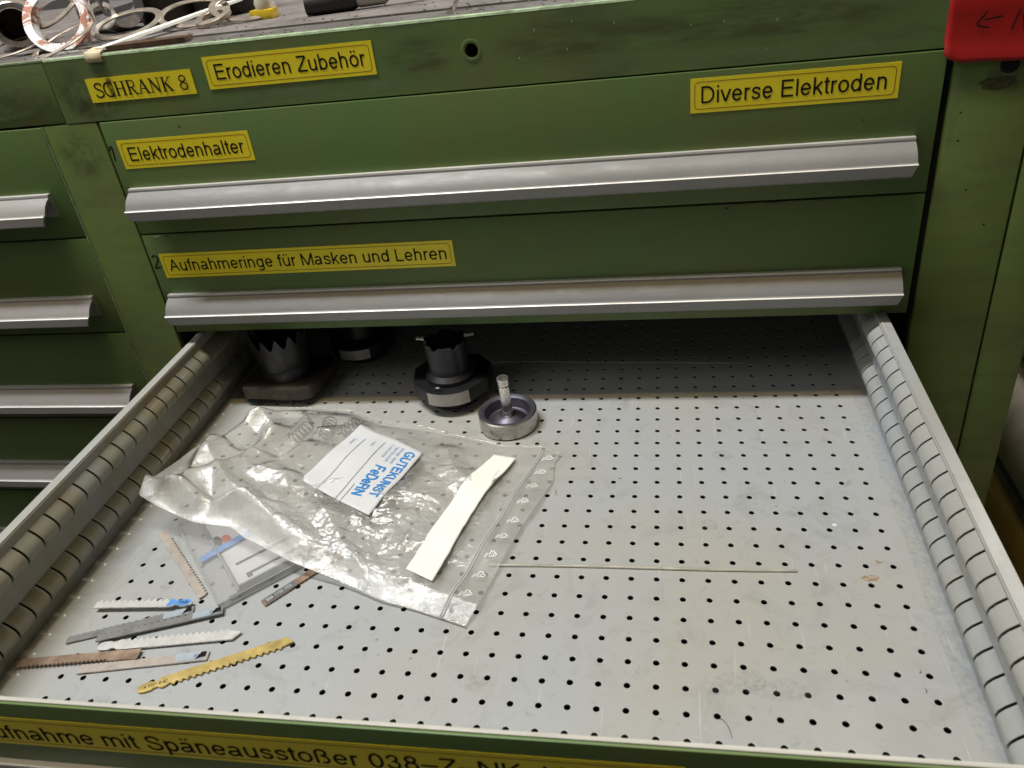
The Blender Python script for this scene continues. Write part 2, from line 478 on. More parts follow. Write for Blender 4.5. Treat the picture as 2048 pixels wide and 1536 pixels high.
def text_bm(s, x0, x1, y0, cap, weight=0.105):
    """print drawn with even strokes in the XY plane, fitted into x0..x1, cap height cap on baseline y0"""
    if weight < 0.05:
        weight = 0.105
    tot = sum(SANS[c][0] for c in s)
    k = (x1 - x0) / tot
    bm = bmesh.new()
    x = x0
    z = 0.0
    for c in s:
        w, st = SANS[c]
        for pts in st:
            z = (z + 0.000004) % 0.00006
            pp = [(x + p[0] * k, y0 + p[1] * cap) for p in pts]
            closed = len(pts) > 12 and (Vector(pts[0]) - Vector(pts[-1])).length < 0.01
            if closed:
                pp = pp[:-1]
            ribbon(bm, pp, weight * (k + cap) / 2, z, closed)
        x += w * k
    return bm

def rrect(x0, x1, y0, y1, r, n=6):
    pts = []
    for cx, cy, a in ((x1 - r, y0 + r, -90), (x1 - r, y1 - r, 0), (x0 + r, y1 - r, 90), (x0 + r, y0 + r, 180)):
        for k in range(n + 1):
            t = R(a + 90 * k / n)
            pts.append((cx + r * math.cos(t), cy + r * math.sin(t)))
    return pts

SERIF = {  # strokes: list of (points, width) in a unit box, y up, cap height 1
    'S': (0.56, [([(0.50, 0.80), (0.44, 0.93), (0.28, 0.98), (0.12, 0.90), (0.08, 0.74), (0.20, 0.60), (0.38, 0.48), (0.50, 0.34), (0.50, 0.17), (0.38, 0.04), (0.22, 0.01), (0.10, 0.08), (0.05, 0.22)], 0.075), ([(0.50, 0.98), (0.50, 0.76)], 0.03), ([(0.05, 0.02), (0.05, 0.26)], 0.03)]),
    'C': (0.70, [([(0.62, 0.80), (0.52, 0.94), (0.36, 0.98), (0.18, 0.88), (0.08, 0.66), (0.07, 0.40), (0.16, 0.14), (0.34, 0.01), (0.52, 0.05), (0.64, 0.22)], 0.08), ([(0.63, 0.98), (0.63, 0.72)], 0.03)]),
    'H': (0.76, [([(0.17, 0), (0.17, 1)], 0.10), ([(0.60, 0), (0.60, 1)], 0.10), ([(0.17, 0.51), (0.60, 0.51)], 0.045)] + [([(x - 0.13, y), (x + 0.13, y)], 0.035) for x in (0.17, 0.60) for y in (0.02, 0.98)]),
    'R': (0.70, [([(0.17, 0), (0.17, 1)], 0.10), ([(0.05, 0.98), (0.36, 0.98), (0.52, 0.90), (0.55, 0.74), (0.50, 0.58), (0.34, 0.50), (0.17, 0.50)], 0.055), ([(0.34, 0.50), (0.44, 0.30), (0.58, 0.04), (0.68, 0.02)], 0.085), ([(0.04, 0.02), (0.30, 0.02)], 0.035)]),
    'A': (0.74, [([(0.10, 0.0), (0.36, 0.98)], 0.05), ([(0.36, 0.98), (0.63, 0.0)], 0.10), ([(0.20, 0.34), (0.53, 0.34)], 0.045), ([(0.0, 0.02), (0.21, 0.02)], 0.035), ([(0.51, 0.02), (0.74, 0.02)], 0.035)]),
    'N': (0.76, [([(0.15, 0), (0.15, 0.98)], 0.045), ([(0.13, 0.98), (0.61, 0.02)], 0.10), ([(0.61, 0.0), (0.61, 0.98)], 0.045), ([(0.03, 0.98), (0.20, 0.98)], 0.035), ([(0.03, 0.02), (0.27, 0.02)], 0.035), ([(0.50, 0.98), (0.73, 0.98)], 0.035)]),
    'K': (0.76, [([(0.17, 0), (0.17, 1)], 0.10), ([(0.17, 0.40), (0.58, 0.97)], 0.045), ([(0.30, 0.58), (0.62, 0.03)], 0.095), ([(0.04, 0.02), (0.30, 0.02)], 0.035), ([(0.04, 0.98), (0.30, 0.98)], 0.035), ([(0.46, 0.98), (0.70, 0.98)], 0.035), ([(0.50, 0.02), (0.74, 0.02)], 0.035)]),
    ' ': (0.34, []),
    '8': (0.56, [([(0.27, 0.54), (0.13, 0.64), (0.10, 0.78), (0.16, 0.92), (0.28, 0.98), (0.40, 0.92), (0.46, 0.78), (0.40, 0.64), (0.27, 0.54), (0.12, 0.42), (0.07, 0.24), (0.14, 0.08), (0.28, 0.02), (0.42, 0.08), (0.49, 0.24), (0.43, 0.42), (0.27, 0.54)], 0.065)]),
}

def smooth_pts(pts, n=5):
    if len(pts) < 3:
        return pts
    P = [Vector(p) for p in pts]
    out = []
    for i in range(len(P) - 1):
        p0, p1, p2, p3 = P[max(i - 1, 0)], P[i], P[i + 1], P[min(i + 2, len(P) - 1)]
        for k in range(n):
            t = k / n
            out.append(0.5 * ((2 * p1) + (p2 - p0) * t + (2 * p0 - 5 * p1 + 4 * p2 - p3) * t * t + (3 * p1 - p0 - 3 * p2 + p3) * t ** 3))
    out.append(P[-1])
    return [tuple(q) for q in out]

def serif_bm(s, x0, x1, y0, cap):
    tot = sum(SERIF[c][0] for c in s)
    k = (x1 - x0) / tot
    bm = bmesh.new()
    x = x0
    z = 0.0
    for c in s:
        w, st = SERIF[c]
        for pts, wd in st:
            z += 0.000008
            pp = smooth_pts(pts) if len(pts) > 4 else pts
            ribbon(bm, [(x + p[0] * k, y0 + p[1] * cap) for p in pp], wd * 1.3 * (k + cap) / 2, z)
        x += w * k
    return bm

def sticker(parent, x0, x1, z0, z1, y, txt, tx0, tx1, base, cap, serif=False, border=True, off=0.125, rot=0.0, pad=0.003):
    """yellow tape label on a front at plane y; sits 0.3 mm proud"""
    cx, cz = (x0 + x1) / 2, (z0 + z1) / 2
    bm = bmesh.new()
    nx = 24
    w, h = x1 - x0, z1 - z0
    box(bm, -w / 2, w / 2, -h / 2, h / 2, 0, 0.0003)
    o = obj('label_strip', bm, YEL, parent)
    o.matrix_local = MV(cx, y, cz) @ Matrix.Rotation(rot, 4, 'Z')
    bm = serif_bm(txt, tx0 - cx, tx1 - cx, base - cz, cap) if serif else text_bm(txt, tx0 - cx, tx1 - cx, base - cz, cap, off)
    t = obj('lettering', bm, INK, o)
    t.matrix_local = Matrix.Translation((0, 0, 0.00045))
    if border:
        bm = bmesh.new()
        ribbon(bm, rrect(-w / 2 + pad, w / 2 - pad, -h / 2 + pad * 0.9, h / 2 - pad * 0.9, 0.0028), 0.00045, 0.0, True)
        t = obj('border_line', bm, REDLINE, o)
        t.matrix_local = Matrix.Translation((0, 0, 0.0004))
    return o

# ------------------------------------------------------------------ setting
YF = 0.1463
XL, XR = -0.4635, 0.2005
bm = bmesh.new()
box(bm, -3, 3, -3, 3, -0.87, -0.85)
tag(obj('workshop_floor', bm, simple('dark_concrete', (0.075, 0.068, 0.06), 0.8, 0, 0.3, 8)), kind='structure')

# ------------------------------------------------------------------ cabinets
def shell(parent, x0, x1, mat_side, z_top=0.327):
    """carcass behind the fronts"""
    y0, y1 = YF + 0.004, YF + 0.62
    boxo('side_panel', (x0, x0 + 0.0015, y0, y1, -0.84, z_top), mat_side, parent)
    boxo('side_panel', (x1 - 0.0015, x1, y0, y1, -0.84, z_top), mat_side, parent)
    boxo('back_panel', (x0 + 0.002, x1 - 0.002, y1 - 0.002, y1, -0.84, z_top - 0.001), DARKIN, parent)

def band_with_hole(parent, x0, x1, z0, z1, hx, hz, hr, th=0.010):
    """front strip of the top frame with a round lock hole"""
    bm = bmesh.new()
    n = 32
    Y0 = YF - 0.0006
    # outer rectangle sampled at hole angles
    ring_i, ring_o = [], []
    hw = 0.022
    for k in range(n):
        a = 2 * PI * k / n + PI / 4
        ca, sa = math.cos(a), math.sin(a)
        ring_i.append(bm.verts.new((hx + hr * ca, Y0, hz + hr * sa)))
        m = max(abs(ca), abs(sa))
        zz = hz + hw * sa / m
        ring_o.append(bm.verts.new((hx + hw * ca / m, Y0, min(zz, z1 - 0.0015))))
    for k in range(n):
        j = (k + 1) % n
        bm.faces.new((ring_i[k], ring_o[k], ring_o[j], ring_i[j]))
    inner = [bm.verts.new((v.co.x, YF + th, v.co.z)) for v in ring_i]
    for k in range(n):
        j = (k + 1) % n
        bm.faces.new((ring_i[k], ring_i[j], inner[j], inner[k]))
    o = obj('front_strip_centre', bm, GREEN_BAND, parent, smooth=True)
    return o

top_z = 0.3315
main = thing('workshop_cabinet', 'green steel drawer cabinet with worn top frame above the open perforated drawer', 'cabinet', T(0, 0, 0))
BX0, BX1 = -0.4945, 0.2618
hx, hz = -0.1328, 0.307
zb = 0.2797
# top frame: band front built round the lock hole
bm = bmesh.new()
box(bm, BX0, hx - 0.022, YF - 0.0006, YF + 0.012, zb, top_z - 0.0016)
box(bm, hx + 0.022, 0.2052, YF - 0.0006, YF + 0.012, zb, top_z - 0.0016)
box(bm, hx - 0.0220, hx + 0.0220, YF - 0.0006, YF + 0.012, zb, hz - 0.022)
o = obj('front_strip', bm, GREEN_BAND, main)
band_with_hole(main, 0, 0, zb, top_z, hx, hz, 0.0052)
bm = bmesh.new()
lathe(bm, [(0.0053, 0), (0.0072, 0.0004), (0.0085, 0.0)], 32)
o = obj('hole_rim', bm, GREEN_BAND, main, smooth=True)
o.matrix_local = MV(hx, YF - 0.0006, hz)
boxo('hole_plug', (hx - 0.02, hx + 0.02, YF + 0.0125, YF + 0.014, zb, top_z - 0.003), HOLE, main)
# bare worn edge along the top
bm = bmesh.new()
xs = [BX0 + (0.262 - BX0) * i / 160 for i in range(161)]
random.seed(4)
prev = None
for i, x in enumerate(xs):
    d = 0.0008 + 0.0007 * noise.noise(Vector((x * 60, 0, 0))) + 0.0004 * noise.noise(Vector((x * 300, 3, 0)))
    q = [bm.verts.new(p) for p in ((x, YF - 0.0007, top_z - 0.0016 - abs(d) * 0.35), (x, YF - 0.0002, top_z - 0.0004), (x, YF + 0.0012, top_z), (x, YF + 0.0035, top_z + 0.0001))]
    if prev:
        for a in range(3):
            bm.faces.new((prev[a], q[a], q[a + 1], prev[a + 1]))
    prev = q
obj('worn_top_edge', bm, GREEN_EDGE, main, smooth=True)
TOPM = simple('oily_bench_steel', (0.20, 0.185, 0.175), 0.45, 0.5, 0.35, 50, 0.15)
boxo('top_rim', (BX0, 0.262, YF + 0.0036, YF + 0.0425, top_z - 0.01, top_z), TOPM, main)
MATM = simple('worn_bench_mat', (0.175, 0.155, 0.145), 0.6, 0.0, 0.45, 35, 0.3)
boxo('bench_mat', (BX0, 0.262, YF + 0.0462, YF + 0.62, top_z - 0.01, top_z + 0.0012), MATM, main)
boxo('mat_groove', (BX0, 0.262, YF + 0.0426, YF + 0.0461, top_z - 0.012, top_z - 0.006), HOLE, main)
# posts
PX = -0.5195
bm = bmesh.new()
box(bm, PX, -0.4662, YF - 0.0004, YF + 0.02, -0.84, zb - 0.0006, bev=0.0012)
obj('left_post', bm, GREEN_POST, main, smooth=True)
bm = bmesh.new()
box(bm, 0.2058, 0.2615, YF - 0.0004, YF + 0.02, -0.84, 0.3300, bev=0.0018)
obj('right_post', bm, GREEN_POST, main, smooth=True)
bm = bmesh.new()
box(bm, 0.2628, 0.2955, YF - 0.0002, YF + 0.6, -0.84, 0.3300, bev=0.002)
obj('end_panel', bm, GREEN_POST, main, smooth=True)
boxo('seam_filler', (0.2612, 0.2632, YF + 0.004, YF + 0.02, -0.84, 0.328), HOLE, main)
shell(main, -0.4662, 0.2058, DARKIN)
boxo('gap_backing', (-0.4664, XL - 0.0002, YF + 0.003, YF + 0.018, 0.078, zb - 0.001), HOLE, main)
boxo('gap_backing', (XR + 0.0002, 0.2060, YF + 0.003, YF + 0.018, 0.078, zb - 0.001), HOLE, main)
boxo('lower_front', (XL, XR, YF + 0.002, YF + 0.02, -0.83, -0.0264), GREEN, main)
# second bolt hole and scuff on right post
bm = bmesh.new()
lathe(bm, [(0, 0.00005), (0.0042, 0.00005), (0.0046, 0.0005), (0.0062, 0.0)], 28)
o = obj('bolt_hole', bm, HOLE, main)
o.matrix_local = MV(0.2412, YF - 0.0005, 0.2655)
bm = bmesh.new()
random.seed(9)
pts = []
for k in range(26):
    a = 2 * PI * k / 26
    rr = 1 + 0.35 * noise.noise(Vector((math.cos(a) * 2, math.sin(a) * 2, 1)))
    pts.append((0.0115 * math.cos(a) * rr, 0.0045 * math.sin(a) * rr))
bm.faces.new([bm.verts.new((x, y, 0)) for x, y in pts])
o = obj('rust_scuff', bm, simple('rust_scuff', (0.060, 0.060, 0.022), 0.6, 0, 0.8, 300), main)
o.matrix_local = MV(0.236, YF - 0.0007, 0.2535)

left = thing('workshop_cabinet', 'neighbouring green drawer cabinet at the left edge, beyond the worn post', 'cabinet', T(0, 0, 0))
LX0 = PX - 0.664
bm = bmesh.new()
box(bm, LX0 - 0.03, BX0 - 0.0010, YF - 0.0004, YF + 0.012, zb + 0.0006, top_z - 0.0016, bev=0.0006)
obj('front_strip', bm, GREEN_BAND, left, smooth=True)
boxo('worn_top_edge', (LX0 - 0.03, BX0 - 0.0010, YF - 0.0006, YF + 0.003, top_z - 0.0015, top_z - 0.0001), GREEN_EDGE, left)
boxo('top_rim', (LX0 - 0.03, BX0 - 0.0012, YF + 0.0031, YF + 0.0425, top_z - 0.01, top_z), TOPM, left)
boxo('bench_mat', (LX0 - 0.03, BX0 - 0.0012, YF + 0.0440, YF + 0.62, top_z - 0.01, top_z + 0.0012), MATM, left)
shell(left, LX0 - 0.02, PX - 0.0015, DARKIN)
boxo('left_post', (LX0 - 0.03, LX0 - 0.002, YF, YF + 0.02, -0.84, zb - 0.0008), GREEN_POST, left)
boxo('post_bare_edge', (PX - 0.0007, PX - 0.0001, YF - 0.0012, YF + 0.004, -0.5, zb - 0.001), GREEN_EDGE, main)
boxo('lower_front', (LX0, PX - 0.001, YF + 0.002, YF + 0.02, -0.83, -0.338), GREEN, left)
boxo('gap_backing', (LX0, PX - 0.001, YF + 0.012, YF + 0.014, -0.34, zb), HOLE, left)

# ------------------------------------------------------------------ handles and drawers
HPROF = [(0.0, 0.0), (0.0040, 0.0), (0.0043, -0.0014), (0.0045, -0.0030), (0.0085, -0.0050), (0.0122, -0.0080), (0.0150, -0.0115), (0.0168, -0.0146), (0.0186, -0.0151), (0.0196, -0.0158), (0.0198, -0.0236), (0.0180, -0.0250)]
HBACK = [(0.0168, -0.0240), (0.0182, -0.0224), (0.0178, -0.0168), (0.0160, -0.0160), (0.0140, -0.0126), (0.0110, -0.0094), (0.0070, -0.0066), (0.0034, -0.0048), (0.0016, -0.0200), (0.0, -0.0220)]

def handle(parent, x0, x1, y, ztop, mat, rim):
    """J-shaped aluminium pull: top flange, hollowed face, front lip"""
    prof = HPROF + HBACK
    bm = bmesh.new()
    nseg = 40
    rings = []
    for i in range(nseg + 1):
        x = x0 + (x1 - x0) * i / nseg
        w = 0.00025 * noise.noise(Vector((x * 30, 1.7, 0)))
        ring = []
        for j, (d, z) in enumerate(prof):
            xx = x
            # lip corners rounded at the ends
            if i in (0, nseg) and z < -0.0205 and d > 0.016:
                xx += 0.0035 * (1 if i == 0 else -1)
            ring.append(bm.verts.new((xx, y - d - w * (d > 0.004), ztop + z)))
        rings.append(ring)
    n = len(prof)
    for a, b in zip(rings, rings[1:]):
        for k in range(n):
            l = (k + 1) % n
            f = bm.faces.new((a[k], b[k], b[l], a[l]))
            if k in (0, 1, 8):
                f.material_index = 1
    bm.faces.new(rings[0])
    bm.faces.new(rings[-1][::-1])
    bmesh.ops.recalc_face_normals(bm, faces=bm.faces)
    return obj('handle', bm, mat, parent, smooth=True, mats=[rim])

def front_panel(parent, x0, x1, z0, z1, y0=YF - 0.0016, name='front_panel'):
    bm = bmesh.new()
    box(bm, x0, x1, y0, y0 + 0.010, z0, z1, bev=0.0011)
    return obj(name, bm, GREEN, parent, smooth=True)

d1 = thing('drawer', 'closed top drawer of the near cabinet, with two yellow labels', 'drawer', T(0, 0, 0), 'drawers of the two green cabinets')
front_panel(d1, XL, XR, 0.1783, 0.2783)
handle(d1, -0.4565, 0.1868, YF - 0.0016, 0.2212, ALU, RIMM)
sticker(d1, -0.4532, -0.3300, 0.2381, 0.2625, YF - 0.0017, 'Elektrodenhalter', -0.4462, -0.3368, 0.2447, 0.0118)
sticker(d1, 0.0277, 0.1713, 0.2489, 0.2735, YF - 0.0017, 'Diverse Elektroden', 0.0345, 0.1640, 0.2557, 0.0120)
bm = bmesh.new()
ribbon(bm, smooth_pts([(-0.4645 + 0.0015, 0.2545), (-0.4610, 0.2578), (-0.4596, 0.2572), (-0.4600, 0.2520), (-0.4606, 0.2458)]), 0.0014, 0)
o = obj('numeral', bm, MARKER, d1)
o.matrix_local = MV(0, YF - 0.0018, 0)

d2 = thing('drawer', 'closed second drawer of the near cabinet, its long yellow label reads Aufnahmeringe', 'drawer', T(0, 0, 0), 'drawers of the two green cabinets')
front_panel(d2, XL, XR, 0.0767, 0.1770)
handle(d2, -0.4565, 0.1905, YF - 0.0016, 0.1182, ALU, RIMM)
sticker(d2, -0.4527, -0.1713, 0.1345, 0.1585, YF - 0.0017, 'Aufnahmeringe f\u00fcr Masken und Lehren', -0.4460, -0.1770, 0.1412, 0.0116)
bm = bmesh.new()
ribbon(bm, smooth_pts([(-0.4612, 0.1553), (-0.4588, 0.1571), (-0.4558, 0.1556), (-0.4562, 0.1520), (-0.4612, 0.1452), (-0.4590, 0.1448), (-0.4552, 0.1456)]), 0.0014, 0)
o = obj('numeral', bm, MARKER, d2)
o.matrix_local = MV(0.0005, YF - 0.0018, 0)
boxo('drawer_body', (-0.443, 0.185, YF + 0.009, YF + 0.58, 0.082, 0.090), DARKIN, d2)

lab = ['topmost drawer of the left cabinet, under its worn top band', 'second drawer down of the left cabinet', 'third drawer down of the left cabinet, handle beside the open drawer rim', 'fourth drawer down of the left cabinet', 'lowest visible drawer of the left cabinet, at the left picture edge']
zs = [0.2790, 0.1778, 0.0780, -0.0245, -0.1280, -0.2330]
for i in range(5):
    d = thing('drawer', lab[i], 'drawer', T(0, 0, 0), 'drawers of the two green cabinets')
    front_panel(d, LX0, PX - 0.0012, zs[i + 1] + 0.0007, zs[i] - 0.0007)
    handle(d, LX0 + 0.015, (-0.5385, -0.5385, -0.5365, -0.5365, -0.5365)[i], YF - 0.0016, (0.2214, 0.1195, 0.0175, -0.0835, -0.1885)[i], ALU_L, RIMM)

# labels on the top band
sticker(main, -0.4616, -0.3648, 0.2946, 0.3136, YF - 0.0008, 'SCHRANK 8', -0.4560, -0.3700, 0.2985, 0.0112, serif=True, border=False)
bm = bmesh.new()
random.seed(3)
for k in range(3):
    cx, cy, ry, rxx = ((0, 0, 0.0065, 0.0028), (0.001, -0.006, 0.002, 0.0016), (0.0005, 0.006, 0.002, 0.0028))[k]
    bm.faces.new([bm.verts.new((cx + rxx * math.cos(a) * (1 + .3 * noise.noise(Vector((math.cos(a) * 3, math.sin(a) * 3, k)))), cy + ry * math.sin(a), 0.00001 * k)) for a in [2 * PI * i / 20 for i in range(20)]])
m, t, b = nt('grease_thumb_mark')
b.inputs['Base Color'].default_value = (0.05, 0.035, 0.012, 1)
ff = ramp(t, nz(t, coords(t, (1, 0.4, 1)), 420, 5, 0.7), [(0.40, 0.15), (0.62, 0.85)])
L(t, ff, b.inputs['Alpha'])
o = obj('grease_mark', bm, m, main)
o.matrix_local = MV(-0.4405, YF - 0.00135, 0.3052)
sticker(main, -0.3522, -0.2095, 0.2966, 0.3212, YF - 0.0008, 'Erodieren Zubeh\u00f6r', -0.3448, -0.2165, 0.3035, 0.0118)

# worn and greasy patches, chips and paint specks on the fronts
def patch_mat(name, col, a, sx, scale):
    m, t, b = nt(name)
    b.inputs['Base Color'].default_value = col + (1,)
    b.inputs['Roughness'].default_value = 0.5
    tc = N(t, 'ShaderNodeTexCoord')
    mp = N(t, 'ShaderNodeMapping')
    mp.inputs['Location'].default_value = (-1, -1, 0)
    mp.inputs['Scale'].default_value = (2, 2, 0)
    L(t, tc.outputs['Generated'], mp.inputs['Vector'])
    gr = N(t, 'ShaderNodeTexGradient')
    gr.gradient_type = 'SPHERICAL'
    L(t, mp.outputs['Vector'], gr.inputs['Vector'])
    f = nz(t, coords(t, (1.0 / sx, 1.0, 1.0)), scale, 6, 0.72, 0.8)
    L(t, mul(t, ramp(t, gr.outputs['Fac'], [(0.0, 0.0), (0.45, 1.0)]), ramp(t, f, [(0.38, 0.0), (0.62, a)])), b.inputs['Alpha'])
    return m
GREASE = patch_mat('grease_film', (0.055, 0.053, 0.030), 0.36, 1.0, 60)
OLIVE = patch_mat('rubbed_olive_streaks', (0.095, 0.085, 0.036), 0.42, 6.0, 120)
PALER = patch_mat('pale_rub_marks', (0.20, 0.27, 0.13), 0.45, 3.0, 110)
_pi = [0]
def patch(parent, x0, x1, z0, z1, mat, name='grease_patch', y=None):
    _pi[0] += 1
    bm = bmesh.new()
    w, h = (x1 - x0) / 2, (z1 - z0) / 2
    bm.faces.new([bm.verts.new(p) for p in ((-w, -h, 0), (w, -h, 0), (w, h, 0), (-w, h, 0))])
    o = obj(name, bm, mat, parent)
    o.matrix_local = MV((x0 + x1) / 2, (YF - 0.0006 if y is None else y) - 0.00006 - 0.000006 * _pi[0], (z0 + z1) / 2)
    return o
patch(main, -0.4940, -0.4560, 0.2805, 0.3270, GREASE)
patch(main, -0.4880, -0.4300, 0.2800, 0.3000, GREASE)
patch(main, -0.2060, -0.1450, 0.2880, 0.3240, OLIVE)
patch(main, -0.1200, -0.0100, 0.2880, 0.3270, OLIVE)
patch(main, -0.0700, 0.1950, 0.2900, 0.3260, OLIVE)
patch(main, -0.3600, -0.1500, 0.2802, 0.2960, PALER)
patch(main, 0.0000, 0.1900, 0.2802, 0.2920, PALER)
patch(left, -0.5600, -0.4960, 0.2850, 0.3150, GREASE)
patch(left, -0.6200, -0.5100, 0.2850, 0.3000, PALER)
patch(main, -0.5180, -0.4680, 0.2250, 0.2785, GREASE, y=YF - 0.0004)
patch(main, -0.5150, -0.4700, 0.0200, 0.1300, PALER, y=YF - 0.0004)
patch(main, 0.2070, 0.2140, 0.2050, 0.2700, PALER, y=YF - 0.0004)
patch(main, 0.2250, 0.2600, 0.2450, 0.2700, GREASE, y=YF - 0.0004)
CHIP = simple('chipped_primer', (0.16, 0.07, 0.055), 0.6, 0, 0.4, 300)
PALECHIP = simple('pale_bare_chip', (0.42, 0.44, 0.36), 0.5, 0, 0.3, 300)
def chip(parent, x, z, w, h, mat, y):
    _pi[0] += 1
    bm = bmesh.new()
    n_ = 14
    bm.faces.new([bm.verts.new((w * math.cos(a) * (1 + .6 * noise.noise(Vector((math.cos(a) * 2, math.sin(a) * 2, _pi[0] * 1.7)))), h * math.sin(a) * (1 + .6 * noise.noise(Vector((math.cos(a) * 2, math.sin(a) * 2, _pi[0] * 2.9)))), 0)) for a in [2 * PI * k / n_ for k in range(n_)]])
    o = obj('paint_chip', bm, mat, parent)
    o.matrix_local = MV(x, y - 0.0001 - 0.000003 * _pi[0], z)
YD = YF - 0.0016
for x, z, w, h, mt in ((-0.4480, 0.1755, 0.0040, 0.0007, PALECHIP), (-0.4380, 0.1752, 0.0030, 0.0009, CHIP), (0.0600, 0.1757, 0.0045, 0.0007, CHIP), (0.0900, 0.1758, 0.0070, 0.0006, CHIP), (0.1250, 0.1755, 0.0030, 0.0006, CHIP), (0.0560, 0.1738, 0.0012, 0.0007, INK), (0.1870, 0.1500, 0.0007, 0.0022, CHIP)):
    chip(d2, x, z, w, h, mt, YD)
for x, z, w, h, mt in ((-0.3900, 0.2700, 0.0009, 0.0009, INK), (-0.2700, 0.2300, 0.0006, 0.0005, CHIP), (0.1500, 0.2350, 0.0008, 0.0004, INK)):
    chip(d1, x, z, w, h, mt, YD)
random.seed(12)
for k in range(9):
    chip(main, random.uniform(-0.1, 0.17), random.uniform(0.284, 0.324), 0.0004, 0.0009, PALECHIP, YF - 0.0007)
for x, z in ((-0.5300, 0.2830), (-0.5130, 0.2830)):
    chip(left, x, z, 0.004, 0.0006, CHIP, YF - 0.0005)
for x, z in ((0.215, 0.235), (0.2165, 0.215), (0.2280, 0.178), (0.245, 0.150)):
    chip(main, x, z, 0.0008, 0.0007, INK, YF - 0.0006)

# red sign taped over the right end
bm = bmesh.new()
prev = None
nx = 24
prof = [(-0.030, 0.3334), (-0.0010, 0.3332), (0.0003, 0.3322), (0.0, 0.300), (0.0002, 0.284), (0.0016, 0.2765), (0.0030, 0.2715), (0.0030, 0.2690)]
for i in range(nx + 1):
    x = 0.1965 + 0.098 * i / nx
    ring = []
    for j, (d, z) in enumerate(prof):
        f = i / nx
        zz = z
        if j >= 5:
            zz = z + (0.0065 if i == 0 else 0.003 if i == 1 else 0.001 if i == 2 else 0.0)
            zz += 0.0008 * math.sin(f * 9)
        ring.append(bm.verts.new((x + (0.0003 if j > 4 else 0), YF - 0.0012 - d, zz)))
    if prev:
        for a in range(len(prof) - 1):
            bm.faces.new((prev[a], prev[a + 1], ring[a + 1], ring[a]))
    prev = ring
bmesh.ops.recalc_face_normals(bm, faces=bm.faces)
sign = thing('red_sign', 'red sheet with a hand drawn arrow over the upper right cabinet corner', 'sign', T(0, 0, 0))
so = obj('sheet', bm, RED, sign, smooth='full')
md = so.modifiers.new('thick', 'SOLIDIFY')
md.thickness = 0.0004
bm = bmesh.new()
ribbon(bm, smooth_pts([(0.2203, 0.3005), (0.2178, 0.2968), (0.2153, 0.2932), (0.2190, 0.2912), (0.2230, 0.2905)]), 0.0011, 0)
ribbon(bm, smooth_pts([(0.2195, 0.2955), (0.2250, 0.2962), (0.2303, 0.2970)]), 0.0011, 0.00004)
ribbon(bm, [(0.2369, 0.2877), (0.2405, 0.3000)], 0.0010, 0)
ribbon(bm, smooth_pts([(0.2428, 0.2975), (0.2440, 0.2925), (0.2451, 0.2870)]), 0.0010, 0)
o = obj('arrow_drawing', bm, MARKER, sign)
o.matrix_local = MV(0, YF - 0.0019, 0)

# ------------------------------------------------------------------ the open drawer (drawer frame)
od = thing('open_drawer', 'pulled out drawer with light grey perforated floor, slotted side walls and green front', 'drawer', DM)
P = 0.017
FX0, FX1 = -0.4345, 0.1778
FY0, FY1 = -0.2537, 0.3620
bm = bmesh.new()
hr, TH = 0.00205, 0.0011
ns = 16
cache = {}
def gv(x, y, z=0.0):
    k = (round(x, 6), round(y, 6), round(z, 6))
    if k not in cache:
        cache[k] = bm.verts.new((x, y, z))
    return cache[k]
ilo, ihi = -24, 9
jlo, jhi = -14, 20
def xcell(i):
    return (i - 0.5) * P, (i + 0.5) * P
for j in range(jlo, jhi + 1):
    ya, yb = (j - 0.5) * P, (j + 0.5) * P
    for i in range(ilo, ihi + 1):
        xa, xb = xcell(i)
        cx, cy = i * P, j * P
        if i == -24:
            bm.faces.new((gv(xa, ya), gv(xb, ya), gv(xb, yb), gv(xa, yb)))
            continue
        oc, ic, lc = [], [], []
        for k in range(ns):
            a = 2 * PI * k / ns + PI / 4
            ca, sa = math.cos(a), math.sin(a)
            m = max(abs(ca), abs(sa))
            oc.append(gv(cx + P / 2 * ca / m, cy + P / 2 * sa / m))
            ic.append(bm.verts.new((cx + hr * 1.13 * ca, cy + hr * 1.13 * sa, 0)))
            lc.append(bm.verts.new((cx + hr * ca, cy + hr * sa, -0.00014)))
        bt = [bm.verts.new((v.co.x, v.co.y, -TH)) for v in lc]
        for k in range(ns):
            l = (k + 1) % ns
            bm.faces.new((oc[k], oc[l], ic[l], ic[k]))
            bm.faces.new((ic[k], ic[l], lc[l], lc[k])).material_index = 1
            bm.faces.new((lc[k], lc[l], bt[l], bt[k]))
X0g, X1g = xcell(ilo)[0], xcell(ihi)[1]
Y0g, Y1g = (jlo - 0.5) * P, (jhi + 0.5) * P
def quad(x0, x1, y0, y1, z=0.0):
    bm.faces.new([bm.verts.new(p) for p in ((x0, y0, z), (x1, y0, z), (x1, y1, z), (x0, y1, z))])
quad(FX0, X0g, FY0, FY1)
quad(X1g, FX1, FY0, FY1)
quad(X0g, X1g, FY0, Y0g)
quad(X0g, X1g, Y1g, FY1)
bmesh.ops.recalc_face_normals(bm, faces=bm.faces)
fl = obj('floor_panel', bm, FLOORM, od, mats=[simple('lit_punched_rim', (0.50, 0.50, 0.48), 0.5, 0.1, 0.1)])  # paler rim colour paints the light caught on the hole edges
for f in fl.data.polygons:
    pass
boxo('hole_dark_sheet', (FX0, FX1, FY0, FY1, -0.016, -0.012), simple('brown_black_hole_shade', (0.030, 0.020, 0.018), 0.7, 0, 0.5, 20), od)  # dark sheet added below the floor so the punched holes look dark
